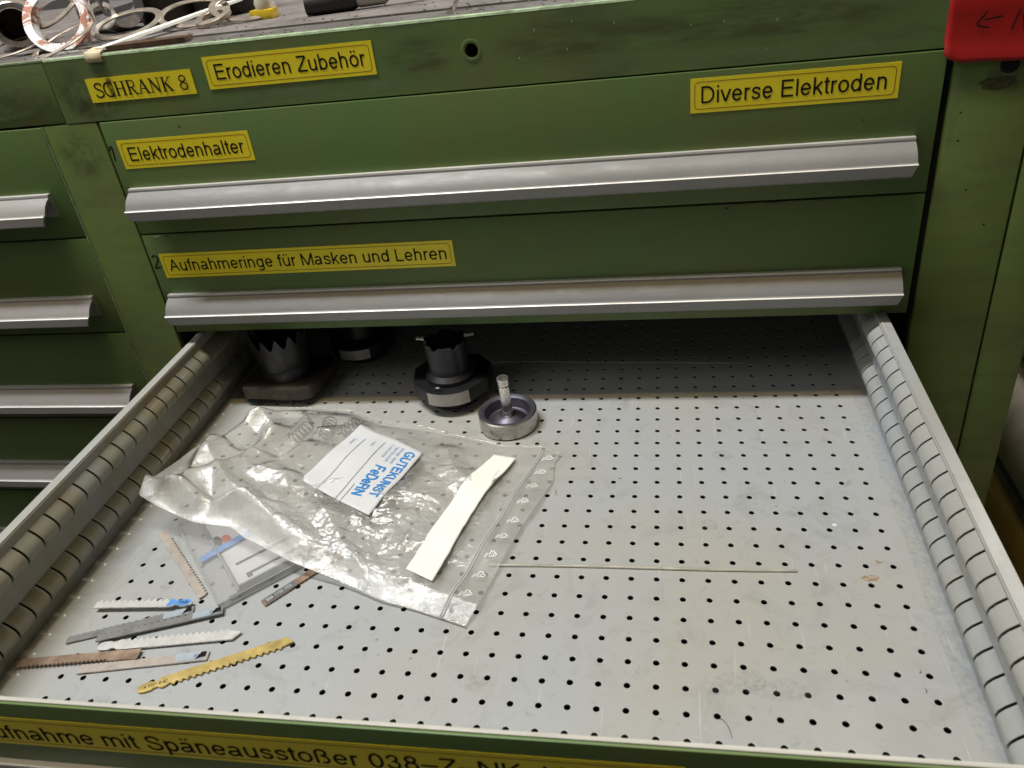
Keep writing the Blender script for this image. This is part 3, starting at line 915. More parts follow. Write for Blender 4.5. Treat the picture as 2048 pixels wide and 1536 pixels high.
# low fold in the sheet, seen as a bright line far back
bm = bmesh.new()
tube(bm, [(-0.16 + 0.02 * k, 0.2065 - 0.0012 * k + 0.0002 * math.sin(k), 0.0001) for k in range(13)], 0.0006, 6)
obj('floor_fold', bm, FLOORM, od)

def side_wall(parent, sgn, xin, phase, matv, dz=0.0, topm=None):
    """sgn +1: right wall (inside faces -x). xin = x of the flange's inner edge. Sheet with two slotted ribs."""
    g = bpy.data.objects.new('side_wall', None)
    def X(d):     # d = distance inward from flange inner edge
        return xin - sgn * d
    flat = 0.0006
    upper = [(flat, 0.0722), (0.0022, 0.0708), (0.0052, 0.0680), (0.0076, 0.0644), (0.0083, 0.0612), (0.0076, 0.0580), (0.0050, 0.0552), (0.0020, 0.0535), (flat, 0.0522)]
    upper = [(d, z + dz) for d, z in upper]
    lower = [(d, z - 0.0370 - dz * 0.15) for d, z in upper]
    flats = [[(0.0, 0.0750), (0.0, 0.0744), (flat, 0.0738), (flat, upper[0][1])], [(flat, upper[-1][1]), (flat, lower[0][1])], [(flat, lower[-1][1]), (flat, -0.001)]]
    bm = bmesh.new()
    for pl in flats:
        for (d0, z0), (d1, z1) in zip(pl, pl[1:]):
            vs = [bm.verts.new(p) for p in ((X(d0), FY0, z0), (X(d0), FY1, z0), (X(d1), FY1, z1), (X(d1), FY0, z1))]
            bm.faces.new(vs)
    n0 = int((FY0 - phase) / P) - 1
    n1 = int((FY1 - phase) / P) + 1
    for k in range(n0, n1 + 1):
        ya = max(phase + k * P + 0.0009, FY0)
        yb = min(phase + (k + 1) * P - 0.0009, FY1)
        if yb - ya < 0.002:
            continue
        for rib in (upper, lower):
            A = [bm.verts.new((X(d), ya, z)) for d, z in rib]
            B = [bm.verts.new((X(d), yb, z)) for d, z in rib]
            A2 = [bm.verts.new((X(max(d - 0.0010, -0.001)), ya, z)) for d, z in rib]
            B2 = [bm.verts.new((X(max(d - 0.0010, -0.001)), yb, z)) for d, z in rib]
            for q in range(len(rib) - 1):
                bm.faces.new((A[q], A[q + 1], B[q + 1], B[q]))
                bm.faces.new((A2[q], A2[q + 1], A[q + 1], A[q]))
                bm.faces.new((B[q], B[q + 1], B2[q + 1], B2[q]))
    ins = obj('side_wall', bm, matv, parent, smooth=True)
    bm = bmesh.new()
    # outer skin and top flange
    xo = xin + sgn * 0.0080
    for z0, z1, x0, x1 in ((-0.003, 0.0749, xo - sgn * 0.001, xo),):
        box(bm, min(x0, x1), max(x0, x1), FY0, FY1, z0, z1)
    a, b = sorted((xin + sgn * 0.0001, xo - sgn * 0.0011))
    box(bm, a, b, FY0, FY1, 0.0742, 0.0751)
    obj('flange', bm, topm or matv, ins)
    bm = bmesh.new()
    a, b = sorted((xin + sgn * 0.0035, xo - sgn * 0.0012))
    box(bm, a, b, FY0, FY1, -0.002, 0.0738)
    obj('slot_backing', bm, simple('slot_dark', (0.035, 0.024, 0.02), 0.8, 0, 0.3), ins)
    bpy.data.objects.remove(g)
    return ins

side_wall(od, 1, FX1, -0.177, WALLM)
side_wall(od, -1, FX0, -0.085, WALLB, -0.0055, WALLM)
boxo('back_wall', (FX0, FX1, FY1 + 0.0005, FY1 + 0.0025, -0.003, 0.070), WALLM, od)
# runners under the flanges
boxo('runner', (0.1862, 0.1925, -0.18, FY1, 0.030, 0.048), BLACKST2, od)
boxo('runner', (-0.4500, -0.4430, -0.18, FY1, 0.030, 0.048), BLACKST2, od)
# front
boxo('front_lining', (FX0 - 0.008, FX1 + 0.008, FY0 - 0.0026, FY0 - 0.0002, -0.004, 0.0755), alu('pale_grey_rim', 0.1, (0.44, 0.43, 0.38), (0.30, 0.26, 0.18)), od, bev=0.0005)
bm = bmesh.new()
box(bm, XL, XR, FY0 - 0.0044, FY0 - 0.0027, -0.0245, 0.0750, bev=0.0006)
obj('front_panel', bm, GREEN, od, smooth=True)
handle(od, -0.4560, 0.1905, FY0 - 0.0045, 0.0236, ALU, RIMM)
sticker(od, -0.3790, 0.0150, 0.0388, 0.0630, FY0 - 0.0045, 'Aufnahme mit Sp\u00e4neaussto\u00dfer 038\u2013Z\u2013NK, HA, 042', -0.3700, 0.0075, 0.0440, 0.0122, pad=0.0032)
# added metal dots standing in for light glints along the left wall foot
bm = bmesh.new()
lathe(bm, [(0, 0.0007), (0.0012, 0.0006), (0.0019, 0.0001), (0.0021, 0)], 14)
rv = obj('glint_dot', bm, GLINTM, od, smooth=True)
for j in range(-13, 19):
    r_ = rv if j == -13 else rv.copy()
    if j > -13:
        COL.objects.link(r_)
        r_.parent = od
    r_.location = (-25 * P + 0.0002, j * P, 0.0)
# paint spots, scratch and hairs on the drawer floor
def stain(name, x, y, r, mat, ar=1.0, rot=0.0, seed=0):
    bm = bmesh.new()
    bm.faces.new([bm.verts.new((r * ar * math.cos(a) * (1 + .5 * noise.noise(Vector((math.cos(a) * 2, math.sin(a) * 2, seed)))), r * math.sin(a) * (1 + .5 * noise.noise(Vector((math.cos(a) * 2, math.sin(a) * 2, seed + 9)))), 0)) for a in [2 * PI * i / 22 for i in range(22)]])
    o = obj(name, bm, mat, od)
    o.matrix_local = T(x, y, 0.00012 + 0.00001 * seed, rot)
RUSTY = simple('orange_rust_stain', (0.50, 0.31, 0.09), 0.6, 0, 0.5, 500)
def faded(name, col, a):
    m, t, b = nt(name)
    b.inputs['Base Color'].default_value = col + (1,)
    b.inputs['Roughness'].default_value = 0.6
    L(t, ramp(t, nz(t, coords(t), 260, 5, 0.75), [(0.42, 0.0), (0.66, a)]), b.inputs['Alpha'])
    return m
SMG = faded('grease_smudge', (0.22, 0.215, 0.19), 0.17)
RST = faded('rust_bloom', (0.42, 0.22, 0.05), 0.9)
stain('rust_stain', 0.1365, -0.0790, 0.0028, RST, 2.0, 0.1, 1)
stain('rust_stain', 0.1450, -0.0640, 0.0014, RST, 1.8, 0.0, 2)
stain('paint_spot', 0.1230, -0.0290, 0.0016, PAPER, 1.1, 0.0, 3)
random.seed(21)
for k in range(14):
    stain('smudge', random.uniform(-0.36, 0.16), random.uniform(-0.24, 0.12), random.uniform(0.003, 0.008), SMG, random.uniform(0.8, 2.4), random.uniform(-0.6, 0.6), 4 + k)
bm = bmesh.new()
pts = []
for k in range(60):
    y = -0.25 + 0.40 * k / 59
    pts.append((0.1655 + 0.003 * noise.noise(Vector((y * 60, 1, 0))), y))
for k in range(59, -1, -1):
    pts.append((0.1750, -0.25 + 0.40 * k / 59))
bm.faces.new([bm.verts.new((x, y, 0.0001)) for x, y in pts])
obj('grime_strip', bm, SMG, od)
random.seed(5)
bm = bmesh.new()
for (x, y, a, l) in ((-0.0800, 0.0060, -1.2, 0.006), (0.035, -0.190, -0.9, 0.012), (0.148, -0.152, 1.2, 0.003), (0.148, -0.165, 1.4, 0.004), (-0.030, 0.020, 0.8, 0.003)):
    pts = [(x + l * s * math.cos(a) + 0.12 * l * math.sin(s * 4), y + l * s * math.sin(a) + 0.15 * l * math.sin(s * 5 + 1), 0.0005) for s in [i / 8 for i in range(9)]]
    tube(bm, pts, 0.00014, 5)
o = obj('lint_and_swarf', bm, INK, od)
o['kind'] = 'stuff'

def dthing(name, label, cat, x, y, z, rz=0.0, group=None):
    return thing(name, label, cat, DM @ T(x, y, z, rz), group)

# ------------------------------------------------------------------ brazing rod
bm = bmesh.new()
pts = []
for i in range(31):
    s = i / 30
    pts.append((-0.118 + 0.2095 * s, -0.0770 + 0.0024 * s + 0.0006 * math.sin(s * 6), 0.0011))
tube(bm, pts, 0.00105, 10)
w_ = obj('welding_rod', bm, simple('pale_brass_rod', (0.66, 0.64, 0.56), 0.34, 0.6, 0.2, 80, 0.1), smooth=True)
w_.matrix_world = DM
tag(w_, 'thin pale metal rod lying across the perforated floor right of the plastic bag', 'rod')

# ------------------------------------------------------------------ ring with pin
rg = dthing('centering_ring', 'dark dished steel ring with an upright polished pin on the drawer floor', 'tool', -0.1310, 0.0968, 0.0)
bm = bmesh.new()
lathe(bm, [(0.0205, 0.0012), (0.0252, 0.0006), (0.0262, 0.0016), (0.0262, 0.0152), (0.0252, 0.0162)], 64)
obj('outer_ring', bm, STEEL, rg, smooth=True)
bm = bmesh.new()
lathe(bm, [(0.0252, 0.0162), (0.0224, 0.0160), (0.0206, 0.0148), (0.0192, 0.0085), (0.0186, 0.0060), (0.0166, 0.0052), (0.0150, 0.0068), (0.0115, 0.0100), (0.0072, 0.0116), (0.0062, 0.0106), (0.0048, 0.0102)], 64)
obj('dished_centre', bm, CASTG, rg, smooth=True)
bm = bmesh.new()
lathe(bm, [(0.0048, 0.009), (0.0048, 0.0410), (0.0044, 0.0413), (0.0044, 0.0420), (0.0049, 0.0423), (0.0050, 0.0468), (0.0053, 0.0474), (0.0053, 0.0490), (0.0049, 0.0496), (0.0038, 0.0496), (0.0036, 0.0480), (0.0036, 0.0380), (0, 0.0370)], 40)
obj('pin', bm, STEELB, rg, smooth=True)
bm = bmesh.new()
lathe(bm, [(0.00455, 0.0412), (0.00475, 0.0416), (0.00455, 0.0421)], 32)
obj('groove_ring', bm, INK, rg, smooth=True)

# ------------------------------------------------------------------ hole saws on their holders in the shade
def poly_ring(n, r, a0=0.0, flat=None):
    return [(r * math.cos(a0 + 2 * PI * k / n), r * math.sin(a0 + 2 * PI * k / n)) for k in range(n)]

def crown(parent, r0, r1, z0, z1, nt_, depth, mat, th=0.0022, top='v'):
    bm = bmesh.new()
    per = 8
    n = nt_ * per
    out, inn = [], []
    for i in range(n):
        a = 2 * PI * i / n
        ph = (i % per) / per
        if top == 'v':
            h = 1 - abs(ph * 2 - 1) * 1.25
            h = max(0.0, min(1.0, h + 0.05))
        else:
            h = 0.0 if ph < 0.16 else 1.0
        zt = z1 - depth * (1 - h)
        col_o, col_i = [], []
        for f in (0, 0.5, 1):
            z = z0 + (zt - z0) * f
            r = r0 + (r1 - r0) * (z - z0) / (z1 - z0)
            col_o.append(bm.verts.new((r * math.cos(a), r * math.sin(a), z)))
            col_i.append(bm.verts.new(((r - th) * math.cos(a), (r - th) * math.sin(a), z)))
        out.append(col_o)
        inn.append(col_i)
    for i in range(n):
        j = (i + 1) % n
        for q in range(2):
            bm.faces.new((out[i][q], out[j][q], out[j][q + 1], out[i][q + 1]))
            bm.faces.new((inn[j][q], inn[i][q], inn[i][q + 1], inn[j][q + 1]))
        bm.faces.new((out[i][2], out[j][2], inn[j][2], inn[i][2]))
        bm.faces.new((out[j][0], out[i][0], inn[i][0], inn[j][0]))
    return obj('toothed_crown', bm, mat, parent, smooth=True)

h1 = dthing('hole_cutter', 'large dark hole cutter with pointed teeth on a rusty flange, in the left rear shade', 'tool', -0.3670, 0.1640, 0.0, R(-4))
bm = bmesh.new()
lathe(bm, [(0, 0.0), (0.026, 0.0), (0.029, 0.002), (0.029, 0.008), (0.0, 0.008)], 48)
obj('base_disc', bm, BLACKST2, h1, smooth=True)
bm = bmesh.new()
prism(bm, [(-0.040, -0.026), (-0.034, -0.0345), (0.028, -0.0345), (0.036, -0.029), (0.040, -0.018), (0.040, 0.026), (0.030, 0.036), (-0.030, 0.036), (-0.040, 0.026)], 0.0085, 0.0205)
bmesh.ops.bevel(bm, geom=list(bm.edges), offset=0.0008, segments=2, affect='EDGES')
obj('flange_plate', bm, simple('worn_flange_steel', (0.085, 0.070, 0.060), 0.38, 0.6, 0.6, 45, 0.2), h1, smooth=True)
bm = text_bm('31,0   HK   500', -0.016, 0.014, 0.0118, 0.0045)
o = obj('stamped_numbers', bm, simple('gold_stamp', (0.16, 0.12, 0.03), 0.5, 0.3), h1)
o.matrix_local = MV(0, -0.0347, 0)
bm = bmesh.new()
lathe(bm, [(0.0245, 0.0206), (0.0245, 0.030), (0.0235, 0.033), (0, 0.033)], 48)
obj('collar', bm, BLACKST2, h1, smooth=True)
crown(h1, 0.0245, 0.0305, 0.033, 0.0715, 14, 0.012, BLACKST2)
for a, rr in ((R(-118), 0.032),):
    bm = bmesh.new()
    lathe(bm, [(0, 0.0), (0.0055, 0.0), (0.0055, 0.0006), (0, 0.0006)], 24)
    o = obj('bolt_recess', bm, HOLE, h1)
    o.location = (rr * math.cos(a), rr * math.sin(a), 0.0206)

h2 = dthing('hole_cutter', 'smaller dark hole cutter, its flange edge pale grey, standing left of the ring', 'tool', -0.1910, 0.1420, 0.0, R(6))
bm = bmesh.new()
lathe(bm, [(0, 0.0), (0.021, 0.0), (0.0235, 0.0015), (0.0235, 0.010), (0.020, 0.012), (0, 0.012)], 48)
obj('base_disc', bm, BLACKST2, h2, smooth=True)
bm = bmesh.new()
pl = []
for k in range(49):
    a = R(-90 - 36 + 72 * k / 48)
    pl.append((0.0345 * math.cos(a), 0.0345 * math.sin(a)))
pl += [(0.035, -0.010), (0.037, 0.016), (0.022, 0.036), (-0.022, 0.036), (-0.037, 0.016), (-0.035, -0.010)]
prism(bm, pl, 0.0125, 0.0260)
obj('flange_plate', bm, BLACKST, h2)
bm = bmesh.new()
aa = [R(-90 - 34 + 68 * k / 32) for k in range(33)]
bo = [bm.verts.new((0.0347 * math.cos(a), 0.0347 * math.sin(a), 0.0128)) for a in aa]
to = [bm.verts.new((0.0347 * math.cos(a), 0.0347 * math.sin(a), 0.0257)) for a in aa]
for k in range(32):
    bm.faces.new((bo[k], bo[k + 1], to[k + 1], to[k]))
obj('ground_face', bm, simple('pale_ground_face', (0.42, 0.40, 0.37), 0.4, 0.3, 0.2, 80), h2, smooth='full')
bm = bmesh.new()
lathe(bm, [(0.0235, 0.0261), (0.0235, 0.030), (0.0195, 0.034), (0, 0.034)], 48)
obj('collar', bm, BLACKST2, h2, smooth=True)
crown(h2, 0.0190, 0.0198, 0.034, 0.0640, 6, 0.003, BLACKST2, 0.002, 'n')
bm = bmesh.new()
tube(bm, [(-0.026, 0.002, 0.0665), (-0.0185, 0.0, 0.0665)], 0.0016, 8)
obj('driver_pin', bm, STEEL, h2, smooth=True)
bm = bmesh.new()
tube(bm, [(0.0185, 0.0, 0.0665), (0.027, 0.002, 0.0665)], 0.0016, 8)
obj('driver_pin', bm, STEEL, h2, smooth=True)
bm = bmesh.new()
lathe(bm, [(0, 0.0), (0.0030, 0.0), (0.0045, 0.0008), (0.005, 0.0), (0, 0)], 20)
o = obj('flange_bolt', bm, BLACKST2, h2)
o.location = (-0.010, -0.027, 0.0262)

h3 = dthing('tool_holder', 'round black tool holder with a pale ground patch, farthest back in the shade', 'tool', -0.3120, 0.2350, 0.0, 0)
bm = bmesh.new()
lathe(bm, [(0, 0), (0.024, 0), (0.026, 0.006), (0.033, 0.008), (0.034, 0.022), (0.030, 0.024), (0.021, 0.026), (0.020, 0.066), (0.017, 0.066), (0.016, 0.05), (0, 0.05)], 48)
obj('holder_body', bm, BLACKST, h3, smooth=True)
bm = bmesh.new()
aa = [R(-90 - 26 + 56 * k / 24) for k in range(25)]
bo = [bm.verts.new((0.0345 * math.cos(a), 0.0345 * math.sin(a), 0.0095)) for a in aa]
to = [bm.verts.new((0.0349 * math.cos(a), 0.0349 * math.sin(a), 0.0205)) for a in aa]
for k in range(24):
    bm.faces.new((bo[k], bo[k + 1], to[k + 1], to[k]))
obj('ground_face', bm, simple('pale_ground_face_far', (0.42, 0.40, 0.37), 0.4, 0.3, 0.2, 80), h3, smooth='full')

# ------------------------------------------------------------------ saw blades
def blade(label, p0, p1, w, side, mat, nteeth=22, depth=0.0011, shank=0.018, tshank=True, tip='point', coat=None, coat_rng=(0, 0.02), z=0.0013, th=0.0011, from_end=False, mark=False, waves=False):
    """p0 = shank end, p1 = tip end (drawer-frame xy)"""
    a = Vector(p0)
    b = Vector(p1)
    Ln = (b - a).length
    ang = math.atan2(b.y - a.y, b.x - a.x)
    root = dthing('jigsaw_blade', label, 'saw blade', a.x, a.y, z - th / 2, ang, 'loose jigsaw blades in the drawer')
    hw = w / 2
    back, teeth = [], []
    if tshank:
        sh = [(0.0, 0.30), (0.0012, 0.62), (0.004, 0.78), (0.0085, 0.80), (0.0098, 0.55), (0.0125, 0.50), (0.0138, 0.80), (0.0165, 0.96)]
        back += [(x, -hw * y) for x, y in sh]
        teeth += [(x, hw * y) for x, y in sh]
    else:
        back += [(0.0, -hw), (shank, -hw)]
        teeth += [(0.0, hw), (shank * 0.98, hw)]
    x = shank
    end = Ln - (w * 0.9 if tip == 'point' else 0.001)
    step = (end - x) / nteeth
    for k in range(nteeth):
        if waves:
            for s in (0.1, 0.3, 0.5, 0.7, 0.9):
                teeth.append((x + step * s, hw - depth * 1.5 * (0.5 + 0.5 * math.cos(2 * PI * s))))
        else:
            teeth.append((x + step * 0.05, hw - depth))
            teeth.append((x + step * 0.72, hw))
            teeth.append((x + step * 0.95, hw - depth * 0.8))
        x += step
    teeth.append((end, hw - depth))
    if tip == 'point':
        back += [(Ln - w * 0.55, -hw), (Ln - 0.001, -hw + w * 0.50), (Ln, -hw + w * 0.68)]
    else:
        back += [(Ln, -hw + 0.0005)]
        teeth.append((Ln - 0.0004, hw - depth))
    s = 1 if side > 0 else -1
    poly = back + teeth[::-1]
    poly = [(px, py * s) for px, py in poly]
    if s < 0:
        poly = poly[::-1]
    bm = bmesh.new()
    prism(bm, poly, 0, th)
    obj('blade_body', bm, mat, root)
    if coat:
        c0, c1 = coat_rng
        bm = bmesh.new()
        k = 0.80
        if tshank and c0 < 0.001:
            sh = [(0.0004, 0.28), (0.0014, 0.58), (0.004, 0.74), (0.0085, 0.76), (0.0098, 0.51), (0.0125, 0.46), (0.0138, 0.76), (c1, 0.90)]
            pp = [(x, -hw * y) for x, y in sh] + [(x + 0.001, hw * y) for x, y in sh[::-1]]
        else:
            pp = [(c0, -hw * 0.92), (c1, -hw * 0.92), (c1, hw * 0.80), (c0 + 0.003, hw * 0.80)]
        bm.faces.new([bm.verts.new((x, y, th + 0.00015)) for x, y in pp])
        obj('printed_coating', bm, coat, root)
        if mark:
            bm = bmesh.new()
            bm.faces.new([bm.verts.new((x, y, th + 0.0003)) for x, y in ((c0 + 0.001, -hw * .85), (c0 + 0.0045, -hw * .85), (c0 + 0.0075, hw * 0.7), (c0 + 0.001, hw * 0.2))])
            obj('black_wedge_print', bm, INK, root)
    return root

M_TAN = simple('tan_oxidised_steel', (0.52, 0.46, 0.41), 0.36, 0.3, 0.18, 160, 0.15)
M_SILV = simple('silver_blade_steel', (0.78, 0.77, 0.75), 0.26, 0.35, 0.08, 200, 0.04)
M_GREY = simple('grey_blade_steel', (0.30, 0.30, 0.29), 0.34, 0.4, 0.22, 160, 0.15)
M_GOLD = simple('gold_coated_steel', (0.72, 0.55, 0.20), 0.32, 0.5, 0.3, 120, 0.12)
M_RUST = simple('brown_rusty_blade', (0.34, 0.24, 0.17), 0.45, 0.45, 0.5, 90, 0.2)
M_COAT = simple('blue_grey_coating', (0.40, 0.46, 0.52), 0.4, 0.2, 0.1)
M_BLUE = simple('sky_blue_coating', (0.12, 0.32, 0.72), 0.4, 0.1, 0.15)
M_DARK = simple('dark_grey_coating', (0.14, 0.15, 0.16), 0.45, 0.3, 0.3)

def btext(root, s, x0, x1, y, cap, mat, th=0.0011, flip=False):
    bm = text_bm(s, x0, x1, y, cap, 0.0)
    if flip:
        bmesh.ops.rotate(bm, verts=bm.verts, cent=((x0 + x1) / 2, y + cap / 2, 0), matrix=Matrix.Rotation(PI, 3, 'Z'))
    o = obj('lettering', bm, mat, root)
    o.location.z = th + 0.0004

blade('tan fine-toothed saw blade lying left of the clear plastic case', (-0.3932, -0.0505), (-0.3226, -0.1154), 0.0078, 1, M_TAN, 22, 0.0020, 0.014, False, 'sq')
b2 = blade('dark grey saw blade with white print, half under the plastic bag', (-0.2738, -0.1200), (-0.2330, -0.0705), 0.0068, -1, M_RUST, 20, 0.0009, 0.022, False, 'sq', M_DARK, (0.0005, 0.026), z=0.0013)
btext(b2, 'BIM  T118  HSS', 0.003, 0.023, -0.0015, 0.0030, PAPER)
b4 = blade('grey saw blade crossing under the blue shank, pale blue end to the right', (-0.3238, -0.1280), (-0.4053, -0.1595), 0.0066, -1, M_GREY, 14, 0.0010, 0.024, False, 'sq', M_COAT, (0.0005, 0.021), mark=True)
b3 = blade('silver saw blade with bright blue shank, uppermost of the pile', (-0.3262, -0.1240), (-0.4011, -0.1293), 0.0078, -1, M_SILV, 12, 0.0016, 0.0185, True, 'sq', M_BLUE, (0, 0.0175), z=0.0042, waves=True)
btext(b3, 'T101B', 0.003, 0.0105, -0.0013, 0.0025, INK, flip=True)
b5 = blade('grey saw blade in the middle of the pile, pale blue end printed F1D', (-0.3000, -0.1285), (-0.3818, -0.1582), 0.0066, -1, M_GREY, 13, 0.0011, 0.026, False, 'sq', M_COAT, (0.0005, 0.021), mark=True, z=0.0030)
btext(b5, 'F1D', 0.004, 0.009, -0.0012, 0.0025, INK, flip=True)
blade('bright silver saw blade with large wavy teeth and pointed tip', (-0.3768, -0.1640), (-0.2775, -0.1471), 0.0092, 1, M_SILV, 17, 0.0016, 0.0185, True, 'point', z=0.0022, waves=True)
blade('rusty brown saw blade nearest the left wall', (-0.3424, -0.1681), (-0.4304, -0.1815), 0.0080, 1, M_RUST, 22, 0.0018, 0.022, False, 'sq', z=0.0026)
b8 = blade('tan saw blade below the rusty one, pale blue end printed F1D', (-0.2930, -0.1655), (-0.3802, -0.1823), 0.0076, -1, M_TAN, 20, 0.0010, 0.026, False, 'sq', M_COAT, (0.0005, 0.022), mark=True)
btext(b8, 'F1D', 0.004, 0.009, -0.0012, 0.0025, INK, flip=True)
b9 = blade('long gold coated saw blade with coarse teeth, nearest the drawer front', (-0.3280, -0.1947), (-0.2377, -0.1500), 0.0088, -1, M_GOLD, 17, 0.0020, 0.0200, True, 'point')
btext(b9, 'A T101 B 4Z', 0.004, 0.019, -0.0015, 0.0024, INK)

# ------------------------------------------------------------------ clear plastic case of blades
def clear_plastic(name, tint=(0.93, 0.94, 0.94), haze=0.10, gloss=1.0, bmp=0.0, rough=0.05, hcol=(0.8, 0.8, 0.78)):
    m = bpy.data.materials.new(name)
    m.use_nodes = True
    t = m.node_tree
    t.nodes.clear()
    out = N(t, 'ShaderNodeOutputMaterial')
    tr = N(t, 'ShaderNodeBsdfTransparent')
    tr.inputs['Color'].default_value = tint + (1,)
    gl = N(t, 'ShaderNodeBsdfGlossy')
    gl.inputs['Roughness'].default_value = rough
    di = N(t, 'ShaderNodeBsdfDiffuse')
    di.inputs['Color'].default_value = hcol + (1,)
    tl = N(t, 'ShaderNodeBsdfTranslucent')
    tl.inputs['Color'].default_value = hcol + (1,)
    fr = N(t, 'ShaderNodeLayerWeight')
    fr.inputs['Blend'].default_value = 0.5
    ms0 = N(t, 'ShaderNodeMixShader')
    ms0.inputs[0].default_value = 0.18
    L(t, di.outputs[0], ms0.inputs[1])
    L(t, tl.outputs[0], ms0.inputs[2])
    ms1 = N(t, 'ShaderNodeMixShader')
    if isinstance(haze, float):
        ms1.inputs[0].default_value = haze
    else:
        L(t, haze(t), ms1.inputs[0])
    L(t, tr.outputs[0], ms1.inputs[1])
    L(t, ms0.outputs[0], ms1.inputs[2])
    ms2 = N(t, 'ShaderNodeMixShader')
    pw = N(t, 'ShaderNodeMath')
    pw.operation = 'POWER'
    L(t, fr.outputs['Facing'], pw.inputs[0])
    pw.inputs[1].default_value = 4.0
    ad = N(t, 'ShaderNodeMath')
    ad.operation = 'MULTIPLY_ADD'
    ad.use_clamp = True
    L(t, pw.outputs[0], ad.inputs[0])
    ad.inputs[1].default_value = 0.75 * gloss
    ad.inputs[2].default_value = 0.045 * gloss
    L(t, ad.outputs[0], ms2.inputs[0])
    L(t, ms1.outputs[0], ms2.inputs[1])
    L(t, gl.outputs[0], ms2.inputs[2])
    L(t, ms2.outputs[0], out.inputs['Surface'])
    if bmp:
        v = coords(t)
        mus = nz(t, v, 120, 6, 0.62, 2.2)
        rg_ = ramp(t, mus, [(0.35, 0.0), (0.5, 1.0), (0.65, 0.0)])
        bp = N(t, 'ShaderNodeBump')
        bp.inputs['Strength'].default_value = bmp
        bp.inputs['Distance'].default_value = 0.00016
        L(t, rg_, bp.inputs['Height'])
        for s in (gl,):
            L(t, bp.outputs['Normal'], s.inputs['Normal'])
    return m

case = dthing('blade_case', 'flat clear plastic case of saw blades, partly under the plastic bag', 'case', -0.3039, -0.1273, 0.0, math.atan2(0.0853, -0.0823))
# local x runs up the left edge, local -y runs along the bottom edge to the right
CL, CW, CH = 0.1180, 0.085, 0.0062
CP = clear_plastic('clear_case_plastic', (1.0, 1.0, 1.0), 0.13, 1.3, 0.0, 0.05, (0.9, 0.9, 0.9))
bm = bmesh.new()
wl = 0.0012
box(bm, 0, CL, -wl, 0, 0.0009, CH)
box(bm, 0, CL, -CW, -CW + wl, 0.0009, CH)
box(bm, 0, wl, -CW + wl, -wl, 0.0009, CH)
box(bm, CL - wl, CL, -CW + wl, -wl, 0.0009, CH)
obj('case_rim', bm, clear_plastic('clear_case_rim', (0.94, 0.95, 0.96), 0.35, 2.2), case)
bm = bmesh.new()
box(bm, 0.0, CL, -CW, 0, 0.0002, 0.0008)
box(bm, 0.0, CL, -CW, 0, CH + 0.0001, CH + 0.0009)
obj('case_lid', bm, CP, case)
bm = bmesh.new()
box(bm, 0.005, CL - 0.01, -0.0175, -0.016, 0.001, CH - 0.0004)
box(bm, 0.0085, 0.0100, -CW + 0.01, -0.018, 0.001, CH - 0.0004)
obj('inner_ribs', bm, simple('smoke_grey_rib', (0.30, 0.31, 0.33), 0.3, 0, 0.3), case)
bm = bmesh.new()
box(bm, 0.012, 0.100, -0.075, -0.019, 0.0010, 0.0014)
card = obj('card_insert', bm, PAPER, case)
bm = bmesh.new()
box(bm, 0.020, 0.0225, -0.070, -0.027, 0, 0.0002)
box(bm, 0.0170, 0.0200, -0.031, -0.027, 0, 0.0002)
box(bm, 0.036, 0.0385, -0.070, -0.024, 0, 0.0002)
o = obj('printed_blades', bm, simple('printed_dark_grey', (0.07, 0.07, 0.08), 0.5), card)
o.location.z = 0.0016
bm = bmesh.new()
bm.faces.new([bm.verts.new((0.071 + 0.006 * math.cos(a), -0.0275 + 0.0035 * math.sin(a), 0.0017)) for a in [2 * PI * k / 20 for k in range(20)]])
obj('printed_red_mark', bm, simple('printed_orange_red', (0.68, 0.13, 0.05), 0.5), card)
bm = bmesh.new()
bm.faces.new([bm.verts.new((0.073 + 0.007 * math.cos(a), -0.0215 + 0.0028 * math.sin(a), 0.0019)) for a in [2 * PI * k / 20 for k in range(20)]])
obj('printed_dark_mark', bm, simple('printed_brown', (0.10, 0.07, 0.06), 0.5), card)
bm = bmesh.new()
prism(bm, [(0.0, -0.0031), (0.042, -0.0031), (0.042, 0.0031), (0.001, 0.0031)], 0.0, 0.0008)
o = obj('stored_blade', bm, M_BLUE, case)
o.matrix_local = T(0.0590, -0.0030, 0.0030, R(-84))
bm = bmesh.new()
prism(bm, [(0.0, -0.0014), (0.070, -0.0016), (0.070, 0.0016), (0.001, 0.0014)], 0.0, 0.0009)
o = obj('stored_blade', bm, BLACKST2, case)
o.matrix_local = T(0.0045, -0.008, 0.0024, R(-90))

# ------------------------------------------------------------------ the zip bag
def arc(pts, n):
    P_ = [Vector(p) for p in pts]
    ds = [0]
    for a, b in zip(P_, P_[1:]):
        ds.append(ds[-1] + (b - a).length)
    out = []
    for i in range(n + 1):
        s = ds[-1] * i / n
        k = 0
        while k < len(ds) - 2 and ds[k + 1] < s:
            k += 1
        f = (s - ds[k]) / max(1e-9, ds[k + 1] - ds[k])
        out.append(P_[k].lerp(P_[k + 1], min(1, f)))
    return out
E_BOT = [(-0.4056, -0.0428, 0.034), (-0.3859, -0.0517, 0.030), (-0.3684, -0.0568, 0.026), (-0.3528, -0.0622, 0.024), (-0.3373, -0.0631, 0.022), (-0.3212, -0.0628, 0.020), (-0.3054, -0.0717, 0.017), (-0.2881, -0.0787, 0.015), (-0.2599, -0.0906, 0.012), (-0.2302, -0.0984, 0.007), (-0.2097, -0.1052, 0.004), (-0.1882, -0.1143, 0.003), (-0.1621, -0.1207, 0.002), (-0.1405, -0.1274, 0.002), (-0.1231, -0.1332, 0.002)]
